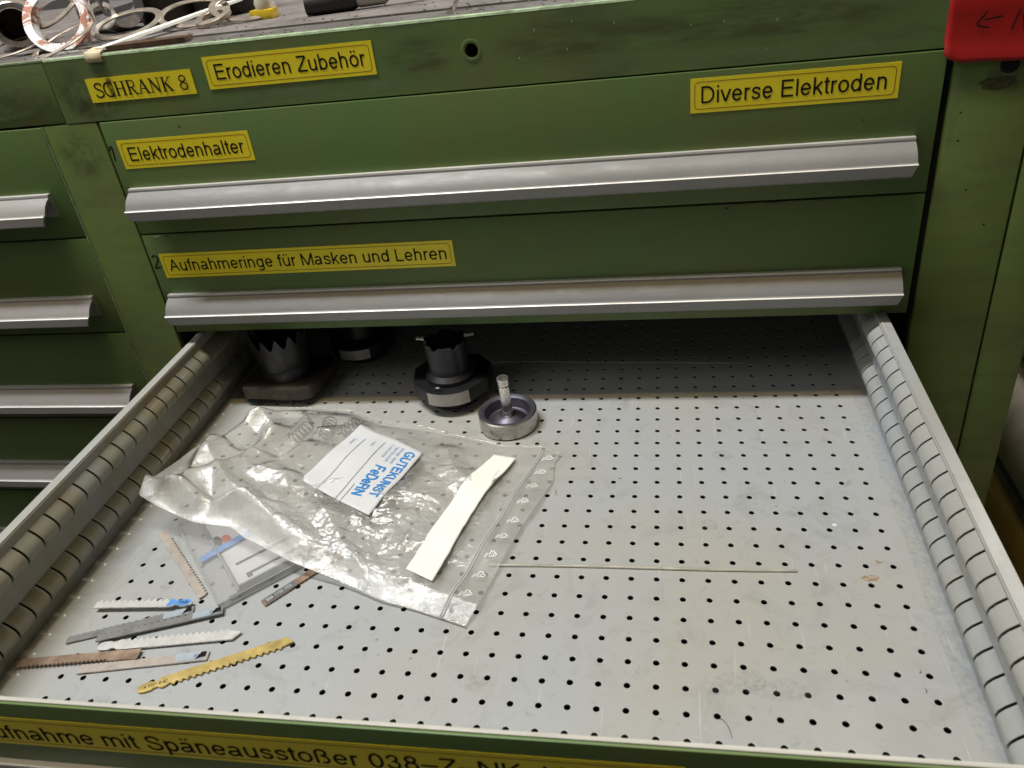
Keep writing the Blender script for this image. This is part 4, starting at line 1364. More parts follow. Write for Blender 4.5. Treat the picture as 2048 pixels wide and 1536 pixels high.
E_TOP = [(-0.3803, 0.0975, 0.012), (-0.3701, 0.1082, 0.012), (-0.3198, 0.1104, 0.012), (-0.2778, 0.1056, 0.010), (-0.2483, 0.0934, 0.008), (-0.2111, 0.0869, 0.006), (-0.1711, 0.0747, 0.003), (-0.1326, 0.0626, 0.002), (-0.0951, 0.0595, 0.002), (-0.0794, 0.0492, 0.003)]
E_LEFT = [(-0.4056, -0.0428, 0.034), (-0.4076, -0.0257, 0.040), (-0.4025, -0.0240, 0.036), (-0.3986, 0.0065, 0.030), (-0.3964, 0.0237, 0.028), (-0.3918, 0.0504, 0.020), (-0.3823, 0.0724, 0.015), (-0.3803, 0.0975, 0.012)]
E_RIGHT = [(-0.1231, -0.1332, 0.002), (-0.1171, -0.1178, 0.006), (-0.1146, -0.1049, 0.004), (-0.1117, -0.0910, 0.003), (-0.1059, -0.0696, 0.006), (-0.0992, -0.0399, 0.004), (-0.0902, -0.0174, 0.006), (-0.0820, 0.0154, 0.002), (-0.0834, 0.0391, 0.002), (-0.0794, 0.0492, 0.003)]
NU, NV = 250, 170
cb, ct = arc(E_BOT, NU), arc(E_TOP, NU)
cl, cr = arc(E_LEFT, NV), arc(E_RIGHT, NV)

RIDGES = [  # polyline, height, width
    ([(-0.3611, 0.0800), (-0.3791, 0.0298), (-0.3744, -0.0140), (-0.3613, -0.0526)], 0.0130, 0.0042),
    ([(-0.3713, 0.0124), (-0.3366, -0.0260), (-0.2998, -0.0490), (-0.2739, -0.0704), (-0.2588, -0.0855)], 0.0110, 0.0050),
    ([(-0.4150, 0.0256), (-0.3920, 0.0192), (-0.3790, 0.0277)], 0.0060, 0.0032),
    ([(-0.3611, 0.0800), (-0.3334, 0.0587), (-0.3321, 0.0513)], 0.0080, 0.0035),
    ([(-0.3321, 0.0513), (-0.3381, 0.0058), (-0.3230, -0.0071), (-0.2875, -0.0068)], 0.0060, 0.0035),
    ([(-0.2943, 0.0331), (-0.3180, -0.0083)], 0.0045, 0.0028),
    ([(-0.1757, 0.0465), (-0.1640, 0.0194), (-0.1413, 0.0005)], 0.0060, 0.0035),
    ([(-0.2523, -0.0424), (-0.2246, -0.0743), (-0.1846, -0.1162)], 0.0050, 0.0035),
    ([(-0.1942, 0.0129), (-0.1958, -0.0121), (-0.1697, -0.0178)], 0.0050, 0.0030),
    ([(-0.4346, 0.0020), (-0.4032, -0.0207), (-0.3613, -0.0526)], 0.0050, 0.0030),
    ([(-0.3900, 0.0850), (-0.3300, 0.1000), (-0.2700, 0.0950)], 0.0070, 0.0080),
    ([(-0.2100, -0.0200), (-0.1900, -0.0600), (-0.1750, -0.1000)], 0.0030, 0.0030),
    ([(-0.1300, -0.0200), (-0.1180, -0.0650), (-0.1250, -0.1000)], 0.0022, 0.0022),
]
def segd(px, py, a, b):
    vx, vy = b[0] - a[0], b[1] - a[1]
    t_ = ((px - a[0]) * vx + (py - a[1]) * vy) / (vx * vx + vy * vy)
    t_ = max(0, min(1, t_))
    return math.hypot(px - a[0] - t_ * vx, py - a[1] - t_ * vy)
def vor(v):
    return noise.voronoi(v)[0][0]
def crease(x, y):
    h = 0.0
    for pl, a, w in RIDGES:
        d = min(segd(x, y, p, q) for p, q in zip(pl, pl[1:]))
        ww = w * 4.5
        if d < ww:
            h += a * (1 - d / ww) ** 1.15
    # folded film: shallow facets that meet in sharp edges, finer in the middle of the bag
    v = Vector((x, y, 0))
    n1 = Vector((noise.noise(v * 30 + Vector((7, 1, 0))), noise.noise(v * 30 + Vector((2, 9, 0))), 0))
    q = v + 0.010 * n1
    mid = math.exp(-((x + 0.215) ** 2) / 0.0060) * math.exp(-((y + 0.050) ** 2) / 0.0050)
    mid = max(mid, 0.75 * math.exp(-((x + 0.135) ** 2) / 0.0012) * math.exp(-((y + 0.06) ** 2) / 0.004))
    ca, sa = math.cos(R(-50)), math.sin(R(-50))
    left_ = math.exp(-((x + 0.345) ** 2) / 0.0035)
    h += facets(q, 20, 1.0, 0.45, 3.0) * (0.26 + 0.45 * left_)
    h += facets(q, 75, 1.0, 0.40, 11.0) * (0.10 + 0.45 * mid)
    h += facets(q, 175, 0.45, 0.55, 23.0) * (0.06 + 1.0 * mid)
    return h + 0.002

FG = Vector((0.39, -0.92))
def facets(q, scale, aniso, prob, seed):
    """cells of creased film, each cell a tilted plane that dies out at its edges"""
    ca, sa = math.cos(R(-40)), math.sin(R(-40))
    u, w = q.x * ca + q.y * sa, (-q.x * sa + q.y * ca) / aniso
    p = Vector((u * scale, w * scale, seed))
    ds, ps = noise.voronoi(p)
    c = ps[0]
    cu, cw = c.x / scale, c.y / scale * aniso
    cx, cy = cu * ca - cw * sa, cu * sa + cw * ca
    r1 = abs(noise.noise(Vector((c.x * 7.1, c.y * 5.3, seed)))) * 4 % 1
    r2 = noise.noise(Vector((c.x * 3.7 + 9, c.y * 8.3, seed + 5)))
    r3 = noise.noise(Vector((c.x * 6.1 - 4, c.y * 2.9, seed + 8)))
    if r1 < prob:
        g = Vector((FG.x + 0.35 * r2, FG.y + 0.2 * r3))
        sl = 0.52 + 0.25 * r3
    else:
        g = Vector((r2, r3))
        sl = 0.8
    e = min(1.0, (ds[1] - ds[0]) / 0.22)
    return -sl * ((q.x - cx) * g.x + (q.y - cy) * g.y) * e

def bag_sheet(top=True):
    bm = bmesh.new()
    grid = []
    for i in range(NU + 1):
        u = i / NU
        row = []
        for j in range(NV + 1):
            v = j / NV
            c = (1 - v) * cb[i] + v * ct[i] + (1 - u) * cl[j] + u * cr[j] - ((1 - u) * (1 - v) * cb[0] + u * (1 - v) * cb[-1] + (1 - u) * v * ct[0] + u * v * ct[-1])
            e = min(1, min(u, 1 - u) * 9) * min(1, min(v, 1 - v) * 7)
            e = e * e * (3 - 2 * e)
            z = c.z
            if top:
                puff = 0.006 * math.sin(PI * min(1, u * 1.1)) ** 0.7 * math.sin(PI * v) ** 0.7 * (1 - 0.75 * u)
                # keep the zip end flat
                fl_ = 1.0 if u < 0.80 else max(0.18, 1 - (u - 0.80) * 6)
                z = z + e * (crease(c.x, c.y) * 0.85 + puff) * fl_ + 0.0003
            else:
                z = z * (1 - 0.6 * e) + 0.0008
                if -0.39 < c.x < -0.24 and c.y < -0.02:
                    z = max(z, 0.0085)
            row.append(bm.verts.new((c.x, c.y, max(z, 0.0010))))
        grid.append(row)
    for i in range(NU):
        for j in range(NV):
            bm.faces.new((grid[i][j], grid[i + 1][j], grid[i + 1][j + 1], grid[i][j + 1]))
    return bm

bag = thing('zip_bag', 'crumpled clear plastic zip bag lying open end to the right in the drawer', 'bag', DM)
def bag_haze(t):
    v = coords(t)
    f = nz(t, v, 16, 5, 0.6, 0.8)
    return ramp(t, f, [(0.30, 0.17), (0.72, 0.38)])
FILM = clear_plastic('clear_bag_film', (0.97, 0.97, 0.965), bag_haze, 2.3, 0.55, 0.22, (0.95, 0.93, 0.87))  # warm haze tint paints warm reflected light into the film
bmt = bag_sheet(True)
# height lookup for what lies in or on the bag
kd = kdtree.KDTree(len(bmt.verts))
for i, v in enumerate(bmt.verts):
    kd.insert(Vector((v.co.x, v.co.y, 0)), i)
kd.balance()
BZ = [v.co.z for v in bmt.verts]
def bag_z(x, y):
    s = w = 0.0
    for co, idx, d in kd.find_n(Vector((x, y, 0)), 4):
        k = 1 / (d + 1e-5)
        s += k * BZ[idx]
        w += k
    return s / w
o_top = obj('top_film', bmt, FILM, bag, smooth='full')
obj('bottom_film', bag_sheet(False), clear_plastic('clear_bag_film_back', (0.99, 0.99, 0.99), 0.04, 1.2, 0.0, 0.12, (0.95, 0.94, 0.9)), bag, smooth='full')
# welded hem round three sides
bm = bmesh.new()
HEM = clear_plastic('welded_hem', (0.90, 0.90, 0.88), 0.40, 2.0, 0.0, 0.08, (0.85, 0.83, 0.76))
for ed in (cb, ct, cl):
    tube(bm, [Vector((p.x, p.y, p.z + 0.0006)) for p in ed[::3] + [ed[-1]]], 0.0005, 6)
obj('welded_hem', bm, HEM, bag, smooth='full')
# zip track
bm = bmesh.new()
z0_, z1_ = Vector((-0.0947, 0.0570, 0)), Vector((-0.1414, -0.1272, 0))
pts = []
for k in range(41):
    p = z0_.lerp(z1_, k / 40)
    pts.append(Vector((p.x, p.y, bag_z(p.x, p.y) + 0.0006)))
for a in (-0.0009, 0.0009):
    tube(bm, [p + Vector((a, -a * 0.25, 0)) for p in pts], 0.00065, 6)
obj('zip_track', bm, clear_plastic('zip_track_plastic', (0.88, 0.89, 0.90), 0.50, 1.5, 0.0, 0.1, (0.86, 0.87, 0.88)), bag, smooth='full')
# printed recycling triangles between zip and opening
WH = simple('white_bag_print', (0.85, 0.86, 0.86), 0.5, 0, 0.05)
TRI = [(1092, 912), (1076, 941), (1058, 973), (1038, 1009), (1017, 1047), (994, 1082), (971, 1121), (947, 1160), (922, 1202)]
TP = [(-0.0885, 0.0440), (-0.0920, 0.0262), (-0.0960, 0.0068), (-0.1005, -0.0135), (-0.1052, -0.0340), (-0.1105, -0.0520), (-0.1155, -0.0712), (-0.1208, -0.0895), (-0.1262, -0.1085)]
for x, y in TP:
    bm = bmesh.new()
    a0 = R(76) - PI / 2 + PI
    dirv = (z1_ - z0_).normalized()
    a0 = math.atan2(-dirv.x, dirv.y) + R(8)
    tri = []
    for k in range(3):
        A = Vector((math.cos(PI / 2 + 2 * PI * k / 3), math.sin(PI / 2 + 2 * PI * k / 3))) * 0.0040
        B = Vector((math.cos(PI / 2 + 2 * PI * (k + 1) / 3), math.sin(PI / 2 + 2 * PI * (k + 1) / 3))) * 0.0040
        ribbon(bm, [tuple(A.lerp(B, 0.10)), tuple(A.lerp(B, 0.84))], 0.00075, 0)
    ribbon(bm, [(-0.0009, -0.001), (0.0009, -0.001), (0.0, 0.0008)], 0.0005, 0, True)
    for xx in (-0.0052, -0.0065):
        ribbon(bm, [(xx, -0.002), (xx + 0.0022, 0.0016)], 0.0005, 0)
    bmesh.ops.rotate(bm, verts=bm.verts, cent=(0, 0, 0), matrix=Matrix.Rotation(R(10), 3, 'Z'))
    for v in bm.verts:
        v.co.x += x
        v.co.y += y
        v.co.z = bag_z(v.co.x, v.co.y) + 0.0007
    obj('recycling_mark', bm, WH, bag)

def drape_poly(name, quadpts, mat, parent, lift, nx=26, ny=26, bend=0.0, wob=0.0):
    """quad patch (a,b,c,d) following the film at offset lift"""
    a, b, c, d = [Vector(p) for p in quadpts]
    bm = bmesh.new()
    g = []
    for i in range(nx + 1):
        r_ = []
        for j in range(ny + 1):
            u, v = i / nx, j / ny
            p = (a * (1 - u) + b * u) * (1 - v) + (d * (1 - u) + c * u) * v
            z = bag_z(p.x, p.y)
            r_.append([p.x, p.y, z])
        g.append(r_)
    # paper is stiffer than film: smooth the heights
    for _ in range(14):
        g2 = [[g[i][j][2] for j in range(ny + 1)] for i in range(nx + 1)]
        for i in range(nx + 1):
            for j in range(ny + 1):
                s = c_ = 0
                for di, dj in ((0, 0), (1, 0), (-1, 0), (0, 1), (0, -1)):
                    if 0 <= i + di <= nx and 0 <= j + dj <= ny:
                        s += g2[i + di][j + dj]
                        c_ += 1
                g[i][j][2] = s / c_
    vs = [[bm.verts.new((q[0], q[1], q[2] + lift + bend * math.sin(PI * i / nx))) for q in r_] for i, r_ in enumerate(g)]
    for i in range(nx):
        for j in range(ny):
            bm.faces.new((vs[i][j], vs[i + 1][j], vs[i + 1][j + 1], vs[i][j + 1]))
    pts_ = [(v.co.x, v.co.y, v.co.z) for r_ in vs for v in r_]
    bmesh.ops.recalc_face_normals(bm, faces=bm.faces)
    o = obj(name, bm, mat, parent, smooth='full')
    md = o.modifiers.new('thick', 'SOLIDIFY')
    md.thickness = 0.00012
    k = kdtree.KDTree(len(pts_))
    for i, p in enumerate(pts_):
        k.insert(Vector((p[0], p[1], 0)), i)
    k.balance()
    def zf(x, y):
        s = w = 0.0
        for co, idx, dd in k.find_n(Vector((x, y, 0)), 4):
            q = 1 / (dd + 1e-5)
            s += q * pts_[idx][2]
            w += q
        return s / w
    return o, zf

# packing label inside the bag, read from the right-hand side
LA, LB, LC, LD = (-0.2612, 0.0748), (-0.1954, 0.0415), (-0.2158, -0.0434), (-0.2847, -0.0083)
lab_t = thing('packing_label', 'white packing label with blue print, seen through the bag film', 'label', DM)
lo, lz = drape_poly('sheet', [LA, LB, LC, LD], PAPER, lab_t, 0.0016)
LAV, LBV, LCV, LDV = [Vector(p) for p in (LA, LB, LC, LD)]
tdir = (LCV - LBV).normalized()         # reading direction
udir = Vector((-tdir.y, tdir.x))        # letter up (towards +x)
Llen = (LCV - LBV).length
def on_label(bm, mat, name='lettering'):
    """bm laid out with x along reading direction from LB edge, y measured back from the LB-LC edge (negative = inward)"""
    bmesh.ops.subdivide_edges(bm, edges=[e for e in bm.edges if e.calc_length() > 0.006], cuts=3)
    for v in bm.verts:
        p = LBV + tdir * v.co.x + udir * v.co.y
        zz = v.co.z
        v.co = Vector((p.x, p.y, lz(p.x, p.y) + 0.0004 + zz * 0.2))
    return obj(name, bm, mat, lo)
on_label(text_bm('GUTEKUNST', 0.004, 0.0680, -0.0130, 0.0085, 0.20), BLUEINK)
on_label(text_bm('FeDeRN', 0.030, 0.0700, -0.0275, 0.0095, 0.20), BLUEINK)
for (tx, x0, x1, y) in (('Menge, Ident', 0.0020, 0.024, -0.0190), ('Teile Bezeichn.', 0.0015, 0.025, -0.0240), ('Concosta', 0.0010, 0.020, -0.0290)):
    on_label(text_bm(tx, x0, x1, y, 0.0030, 0.0), PALEBLUE)
on_label(text_bm('Auftr.', 0.003, 0.011, -0.046, 0.0030, 0.0), PALEBLUE)
on_label(text_bm('Datum', 0.003, 0.012, -0.066, 0.0030, 0.0), PALEBLUE)
bm = bmesh.new()
for y, x0, x1 in ((-0.0360, 0.001, Llen - 0.001), (-0.0560, 0.001, Llen - 0.001), (-0.0310, 0.058, Llen - 0.002)):
    n_ = 16
    ribbon(bm, [(x0 + (x1 - x0) * k / n_, y) for k in range(n_ + 1)], 0.0005, 0)
for v in bm.verts:
    pass
on_label(bm, GREYINK, 'ruled_lines')
# bright blank sticker on top of the bag
st_t = thing('blank_sticker', 'bright white blank paper strip stuck on top of the zip bag', 'sticker', DM)
pa, pb_, pc, pd = (-0.1352, 0.0450), (-0.1157, 0.0409), (-0.1400, -0.0330), (-0.1600, -0.0250)
# one continuous strip built from a centre line with uneven torn edges
left_e = [(-0.1352, 0.0450), (-0.1420, 0.0290), (-0.1496, 0.0096), (-0.1550, -0.0110), (-0.1600, -0.0300), (-0.1670, -0.0620), (-0.1737, -0.0924)]
right_e = [(-0.1157, 0.0409), (-0.1215, 0.0230), (-0.1290, 0.0010), (-0.1352, -0.0210), (-0.1400, -0.0400), (-0.1465, -0.0740), (-0.1522, -0.1020)]
A_, B_ = arc([(x, y, 0) for x, y in left_e], 60), arc([(x, y, 0) for x, y in right_e], 60)
bm = bmesh.new()
g = []
for i in range(61):
    r_ = []
    for j in range(13):
        p = A_[i].lerp(B_[i], j / 12)
        p = p + Vector((0.0005 * noise.noise(Vector((i * 0.3, j * 0.0 + (j > 6) * 9, 0))) if j in (0, 12) else 0, 0, 0))
        r_.append([p.x, p.y, bag_z(p.x, p.y)])
    g.append(r_)
for _ in range(60):
    zz = [[q[2] for q in r_] for r_ in g]
    for i in range(61):
        for j in range(13):
            nb = [zz[a][b] for a, b in ((i, j), (min(60, i + 1), j), (max(0, i - 1), j), (i, min(12, j + 1)), (i, max(0, j - 1)))]
            g[i][j][2] = sum(nb) / 5
vs = [[bm.verts.new((q[0], q[1], q[2] + 0.0026)) for q in r_] for r_ in g]
for i in range(60):
    for j in range(12):
        bm.faces.new((vs[i][j], vs[i][j + 1], vs[i + 1][j + 1], vs[i + 1][j]))
bmesh.ops.recalc_face_normals(bm, faces=bm.faces)
so = obj('paper', bm, PAPERB, st_t, smooth='full')
md = so.modifiers.new('thick', 'SOLIDIFY')
md.thickness = 0.00012
bm = bmesh.new()
bm.faces.new([bm.verts.new(p) for p in ((-0.1300, 0.0085, 0.0125), (-0.1268, 0.0130, 0.0135), (-0.1240, 0.0160, 0.0128), (-0.1262, 0.0095, 0.0118), (-0.1305, 0.0030, 0.0115))])
obj('torn_flap', bm, PAPERB, st_t)

# springs inside the bag
SPR = simple('dark_spring_wire', (0.05, 0.05, 0.055), 0.35, 0.7, 0.2)
slab = ['coil spring at the back of the bag, leftmost of the three', 'coil spring at the back of the bag, middle of the three', 'coil spring at the back of the bag, nearest the printed label']
for q, (sx, sy, l, r_, a) in enumerate(((-0.322, 0.078, 0.024, 0.0055, R(75)), (-0.298, 0.083, 0.026, 0.0060, R(100)), (-0.278, 0.086, 0.022, 0.0050, R(60)))):
    bm = bmesh.new()
    pts = []
    for k in range(97):
        s = k / 96
        pts.append((l * (s - 0.5), r_ * math.cos(2 * PI * 5 * s), r_ * math.sin(2 * PI * 5 * s)))
    tube(bm, pts, 0.0006, 6)
    o = obj('coil_spring', bm, SPR, smooth='full')
    o.matrix_world = DM @ T(sx, sy, r_ + 0.0016, a)
    tag(o, slab[q], 'spring', 'coil springs inside the plastic bag')

# ------------------------------------------------------------------ things on the bench top
def ring_bm(R1, R0, th, n=56):
    bm = bmesh.new()
    b_ = 0.0004
    pr = [(R0, -th / 2 + b_), (R0 + b_, -th / 2), (R1 - b_, -th / 2), (R1, -th / 2 + b_), (R1, th / 2 - b_), (R1 - b_, th / 2), (R0 + b_, th / 2), (R0, th / 2 - b_), (R0, -th / 2 + b_)]
    lathe(bm, pr, n)
    bmesh.ops.remove_doubles(bm, verts=bm.verts, dist=1e-6)
    return bm
def orient(loc, normal, spin=0.0):
    q = Vector(normal).to_track_quat('Z', 'Y')
    return Matrix.Translation(loc) @ q.to_matrix().to_4x4() @ Matrix.Rotation(spin, 4, 'Z')
def top_ring(label, loc, normal, R1, R0, th, mat, name='spacer_ring', grp='rings and washers on the bench top'):
    o = obj(name, ring_bm(R1, R0, th), mat, smooth=True)
    o.matrix_world = orient(loc, normal)
    return tag(o, label, 'ring', grp)
TANST = simple('dull_tan_steel', (0.46, 0.40, 0.33), 0.36, 0.6, 0.25, 110, 0.12)
def copperwear():
    m, t, b = nt('chrome_with_copper_wear')
    f = nz(t, coords(t), 65, 4, 0.7, 1.0)
    L(t, ramp(t, f, [(0.52, (0.95, 0.94, 0.94)), (0.57, (0.52, 0.26, 0.18))]), b.inputs['Base Color'])
    b.inputs['Metallic'].default_value = 0.55
    b.inputs['Roughness'].default_value = 0.2
    bump(t, b, f, 0.4, 0.001)
    return m
COPPER = copperwear()
TZ = top_z + 0.0012
# ring C
top_ring('large thin flat ring tilted forward, right of the shiny copper ring', (-0.4764, 0.250, 0.3425), (0.02, -0.27, 0.96), 0.0330, 0.0262, 0.0016, TANST, 'washer')
# shiny big ring standing
top_ring('thick shiny ring with copper-coloured wear, standing on edge at the left', (-0.5125, 0.2080, 0.3540), (0.22, -0.86, 0.46), 0.0290, 0.0210, 0.0120, COPPER)
top_ring('thin ring leaning against the foot of the shiny copper ring', (-0.5020, 0.1900, 0.3405), (-0.20, -0.30, 0.93), 0.0305, 0.0245, 0.0014, TANST, 'washer')
top_ring('ring behind the shiny copper ring, half hidden', (-0.5600, 0.2750, 0.3640), (-0.2, -0.55, 0.8), 0.0300, 0.0240, 0.0020, TANST, 'washer')
top_ring('narrow grey ring on edge between the copper ring and the large flat ring', (-0.5130, 0.2700, 0.3500), (0.4, -0.8, 0.45), 0.0130, 0.0085, 0.0030, STEEL)
top_ring('flat ring of the right cluster, left one under the white rod', (-0.4190, 0.2700, 0.3440), (0.1, -0.25, 0.95), 0.0330, 0.0270, 0.0016, TANST, 'washer')
top_ring('small thick ring of the right cluster, in the middle', (-0.3900, 0.2500, 0.3400), (-0.1, -0.28, 0.95), 0.0170, 0.0105, 0.0040, TANST)
top_ring('flat ring of the right cluster, farthest right', (-0.3720, 0.2750, 0.3435), (0.22, -0.24, 0.95), 0.0300, 0.0235, 0.0016, TANST, 'washer')
# tube at left
tb = thing('steel_tube', 'short thick-walled steel tube lying at the left edge of the bench top', 'tube', orient((-0.5677, 0.220, TZ + 0.0215), (0.60, -0.80, 0.0)))
bm = bmesh.new()
lathe(bm, [(0.0138, 0.002), (0.0145, 0), (0.0185, 0), (0.0195, -0.001)], 48)
obj('end_face', bm, STEEL, tb, smooth=True)
bm = bmesh.new()
lathe(bm, [(0.0195, -0.001), (0.0200, -0.09), (0.0138, -0.09)], 48)
obj('outer_barrel', bm, TANST, tb, smooth=True)
bm = bmesh.new()
lathe(bm, [(0.0138, 0.002), (0.0138, -0.07), (0, -0.07)], 48)
obj('bore', bm, WORNST, tb, smooth=True)
top_ring('thin ring under the short steel tube at the left edge', (-0.5650, 0.2050, 0.3380), (-0.05, -0.18, 0.98), 0.0300, 0.0255, 0.0014, TANST, 'washer')
# dark cylinders behind
DKB = simple('dark_brown_oiled_steel', (0.030, 0.022, 0.018), 0.45, 0.3, 0.5, 30, 0.1)
for q, (x, y, r_, l, ang, z, lb) in enumerate(((-0.490, 0.350, 0.030, 0.09, 20, 0, 'dark oily cylinder standing behind the left rings'), (-0.430, 0.360, 0.034, 0.08, 0, 0, 'dark oily cylinder standing behind the large flat ring'), (-0.560, 0.400, 0.045, 0.09, 0, 0, 'wide dark cylinder standing at the far left of the bench top'))):
    bm = bmesh.new()
    lathe(bm, [(0, 0), (r_ * 0.96, 0), (r_, 0.002), (r_, l * 0.6), (r_ * 0.9, l * 0.62), (r_ * 0.9, l), (r_ * 0.6, l), (r_ * 0.6, l * 0.7), (0, l * 0.7)], 40)
    o = obj('oiled_cylinder', bm, DKB, smooth=True)
    o.matrix_world = T(x, y, TZ)
    tag(o, lb, 'machine part', 'dark parts at the back of the bench')
# chrome flared piece behind
o = thing('chrome_sleeve', 'bright chromed sleeve lying behind the copper-worn ring', 'sleeve', orient((-0.5200, 0.300, TZ + 0.0225), (0.85, -0.45, 0.1)))
bm = bmesh.new()
lathe(bm, [(0.012, 0.02), (0.0215, 0.02), (0.022, 0.018), (0.022, -0.03), (0.0135, -0.03), (0.012, 0.02)], 48)
obj('sleeve_body', bm, simple('polished_chrome', (0.85, 0.85, 0.90), 0.07, 1.0, 0.05, 30, 0.05), o, smooth=True)
bm = bmesh.new()
lathe(bm, [(0.0222, 0.002), (0.0232, 0.000), (0.0232, -0.004), (0.0222, -0.006)], 48)
obj('sleeve_band', bm, COPPER, o, smooth=True)
# white rod with tape tab
rod = thing('white_strip', 'long white plastic strip across the bench top, beige tape at its end', 'strip', T(0, 0, 0))
bm = bmesh.new()
A0 = Vector((-0.4425, 0.1520, 0.3332))
B0 = Vector((-0.3980, 0.3900, 0.3470))
n_ = 20
prev = None
for k in range(n_ + 1):
    p = A0.lerp(B0, k / n_) + Vector((0, 0, 0.0004 * math.sin(PI * k / n_)))
    ring = [bm.verts.new(p + Vector(d)) for d in ((-0.0046, 0, 0), (-0.0040, 0, 0.0022), (0.0040, 0, 0.0022), (0.0046, 0, 0))]
    if prev:
        for a in range(4):
            b_ = (a + 1) % 4
            bm.faces.new((prev[a], prev[b_], ring[b_], ring[a]))
    else:
        bm.faces.new(ring)
    prev = ring
obj('strip_body', bm, simple('white_plastic_strip', (0.80, 0.80, 0.74), 0.6, 0, 0.15), rod, smooth=True)
bm = bmesh.new()
prev = None
for k, (y, z) in enumerate(((0.162, 0.3348), (0.152, 0.3338), (0.1462, 0.3328), (0.1448, 0.3318), (0.1446, 0.3290), (0.1444, 0.3258))):
    ring = [bm.verts.new((-0.4548 + 0.0004 * k, y, z)), bm.verts.new((-0.4470, y - 0.0002, z + 0.0001)), bm.verts.new((-0.4392 + 0.0002 * k, y, z))]
    if prev:
        bm.faces.new((prev[0], prev[1], ring[1], ring[0]))
        bm.faces.new((prev[1], prev[2], ring[2], ring[1]))
    prev = ring
o = obj('tape_tab', bm, simple('beige_tape', (0.62, 0.52, 0.34), 0.55, 0, 0.2, 150, 0.2), rod, smooth='full')
md = o.modifiers.new('thick', 'SOLIDIFY')
md.thickness = 0.0006
# dark flat bar
bm = bmesh.new()
prism(bm, [(-0.4440, 0.1560), (-0.4370, 0.1530), (-0.3700, 0.1600), (-0.3720, 0.1760), (-0.4400, 0.1750)], 0, 0.0035)
o = obj('flat_bar', bm, WORNST)
o.matrix_world = T(0, 0, top_z + 0.0006)
tag(o, 'short dark brown flat bar at the front edge, under the white strip', 'metal bar')
# more small parts
o = thing('tin_clip', 'small yellow and white clip at the top edge of the picture', 'clip', T(-0.3480, 0.268, TZ))
bm = bmesh.new()
box(bm, -0.012, 0.010, -0.008, 0.008, 0, 0.008, bev=0.0015)
obj('clip_base', bm, simple('yellow_plastic', (0.62, 0.44, 0.02), 0.35, 0, 0.3), o, smooth=True)
bm = bmesh.new()
lathe(bm, [(0, 0.008), (0.007, 0.008), (0.008, 0.013), (0.005, 0.022), (0, 0.024)], 20)
obj('clip_knob', bm, simple('off_white_knob', (0.62, 0.58, 0.46), 0.35, 0, 0.2), o, smooth=True)
o = thing('handled_tool', 'black and silver tool handle lying at the back of the bench top', 'tool', orient((-0.2700, 0.252, TZ + 0.009), (0.96, 0.28, 0.0)))
bm = bmesh.new()
lathe(bm, [(0, -0.030), (0.008, -0.029), (0.0092, -0.02), (0.0092, 0.012), (0.0075, 0.016), (0, 0.016)], 32)
obj('black_grip', bm, simple('black_rubber', (0.012, 0.012, 0.013), 0.5), o, smooth=True)
bm = bmesh.new()
lathe(bm, [(0.0070, 0.016), (0.0078, 0.018), (0.0078, 0.04), (0.005, 0.044), (0.005, 0.07), (0, 0.07)], 32)
obj('steel_shaft', bm, simple('grey_beige_shaft', (0.40, 0.38, 0.33), 0.4, 0.4), o, smooth=True)
bm = bmesh.new()
tube(bm, [(-0.1500, 0.1790, top_z + 0.0010), (-0.1470, 0.1800, top_z + 0.0090), (-0.1380, 0.1900, top_z + 0.0200), (-0.130, 0.215, top_z + 0.0240)], 0.0016, 8)
o = thing('bent_wire', 'bright bent wire standing in the bench groove beside metal chips', 'wire', T(0, 0, 0))
obj('wire', bm, STEELB, o, smooth='full')
bm = bmesh.new()
for (x, y, a, s) in ((-0.1530, 0.1700, 0.3, 0.004), (-0.1490, 0.1640, 1.2, 0.003), (-0.1290, 0.1690, 0.6, 0.004)):
    pp = [(x + s * math.cos(a + k), y + s * 0.7 * math.sin(a + k)) for k in (0, 1.3, 2.6, 4.4)]
    prism(bm, pp, top_z + 0.0003, top_z + 0.0020)
c_ = obj('metal_chips', bm, STEELB, o)
# swarf, the dusty dirt on the bench top
random.seed(77)
bm = bmesh.new()
for k in range(260):
    x, y = random.uniform(-0.6, 0.05), YF + abs(random.gauss(0.05, 0.05)) + 0.004
    s = random.uniform(0.0004, 0.0016)
    a = random.uniform(0, 6.28)
    z = top_z + (0.0013 if y > YF + 0.046 else 0.0001)
    if YF + 0.0425 < y < YF + 0.0465:
        continue
    pts = [(x + s * random.uniform(0.5, 1) * math.cos(a + q * 1.57), y + s * random.uniform(0.5, 1) * math.sin(a + q * 1.57)) for q in range(4)]
    prism(bm, pts, z, z + s * 0.6)
tag(obj('swarf', bm, simple('grey_swarf', (0.35, 0.31, 0.25), 0.5, 0.5, 0.4)), 'fine grey metal swarf scattered along the bench top edge', 'swarf', kind='stuff')

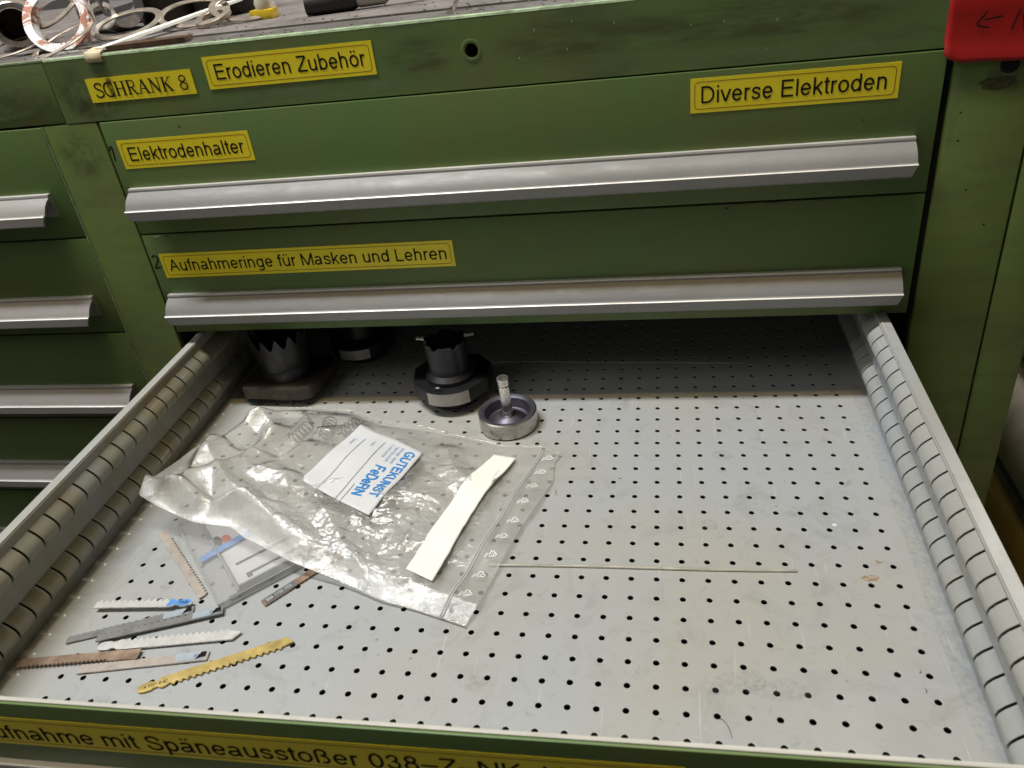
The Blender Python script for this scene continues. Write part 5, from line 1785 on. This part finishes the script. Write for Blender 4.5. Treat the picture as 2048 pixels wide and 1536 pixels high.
# ------------------------------------------------------------------ stacked bars and timber at lower right
RUSTP = simple('brown_grey_bar', (0.34, 0.29, 0.25), 0.55, 0.3, 0.4, 14, 0.3)
def roundbar(label, p, q, r, mat):
    c = (Vector(p) + Vector(q)) / 2
    bm = bmesh.new()
    tube(bm, [Vector(p) - c, Vector(q) - c], r, 32)
    o = obj('round_bar', bm, mat, smooth=True)
    o.location = c
    return tag(o, label, 'bar', 'round bars stacked beside the cabinet')
roundbar('upper grey round bar of the stack beside the cabinet', (0.440, -0.05, -0.080), (0.440, 0.90, -0.080), 0.046, RUSTP)
roundbar('lower brownish round bar of the stack beside the cabinet', (0.402, -0.05, -0.158), (0.402, 0.90, -0.158), 0.045, RUSTP)
bm = bmesh.new()
box(bm, -0.05, 0.05, -0.6, 0.6, -0.006, 0.006)
o = obj('grey_plate', bm, simple('dull_grey_plate', (0.15, 0.145, 0.14), 0.5, 0.4, 0.2))
o.matrix_world = T(0.422, 0.35, -0.2115)
tag(o, 'flat grey plate under the round bars beside the cabinet', 'plate')
def timber(name, base):
    m, t, b = nt(name)
    f = nz(t, coords(t, (10, 0.8, 10)), 12, 5, 0.65, 0.6)
    L(t, ramp(t, f, [(0.3, tuple(c * 0.55 for c in base)), (0.7, base)]), b.inputs['Base Color'])
    b.inputs['Roughness'].default_value = 0.65
    bump(t, b, f, 0.3, 0.001)
    return m
WOODL = timber('ochre_timber', (0.62, 0.38, 0.10))
WOODD = timber('dark_ochre_timber', (0.26, 0.155, 0.045))
bx = thing('wooden_crate', 'ochre wooden crate edge below the bars at the lower right', 'crate', T(0.428, 0.35, -0.240))
bm = bmesh.new()
box(bm, -0.062, -0.046, -0.65, 0.65, -0.035, 0.020, bev=0.0015)
obj('top_rail', bm, WOODL, bx, smooth=True)
bm = bmesh.new()
box(bm, -0.058, -0.046, -0.65, 0.65, -0.50, -0.036, bev=0.0015)
obj('side_board', bm, WOODD, bx, smooth=True)
boxo('base_board', (-0.045, 0.30, -0.65, 0.65, -0.50, -0.47), WOODD, bx)
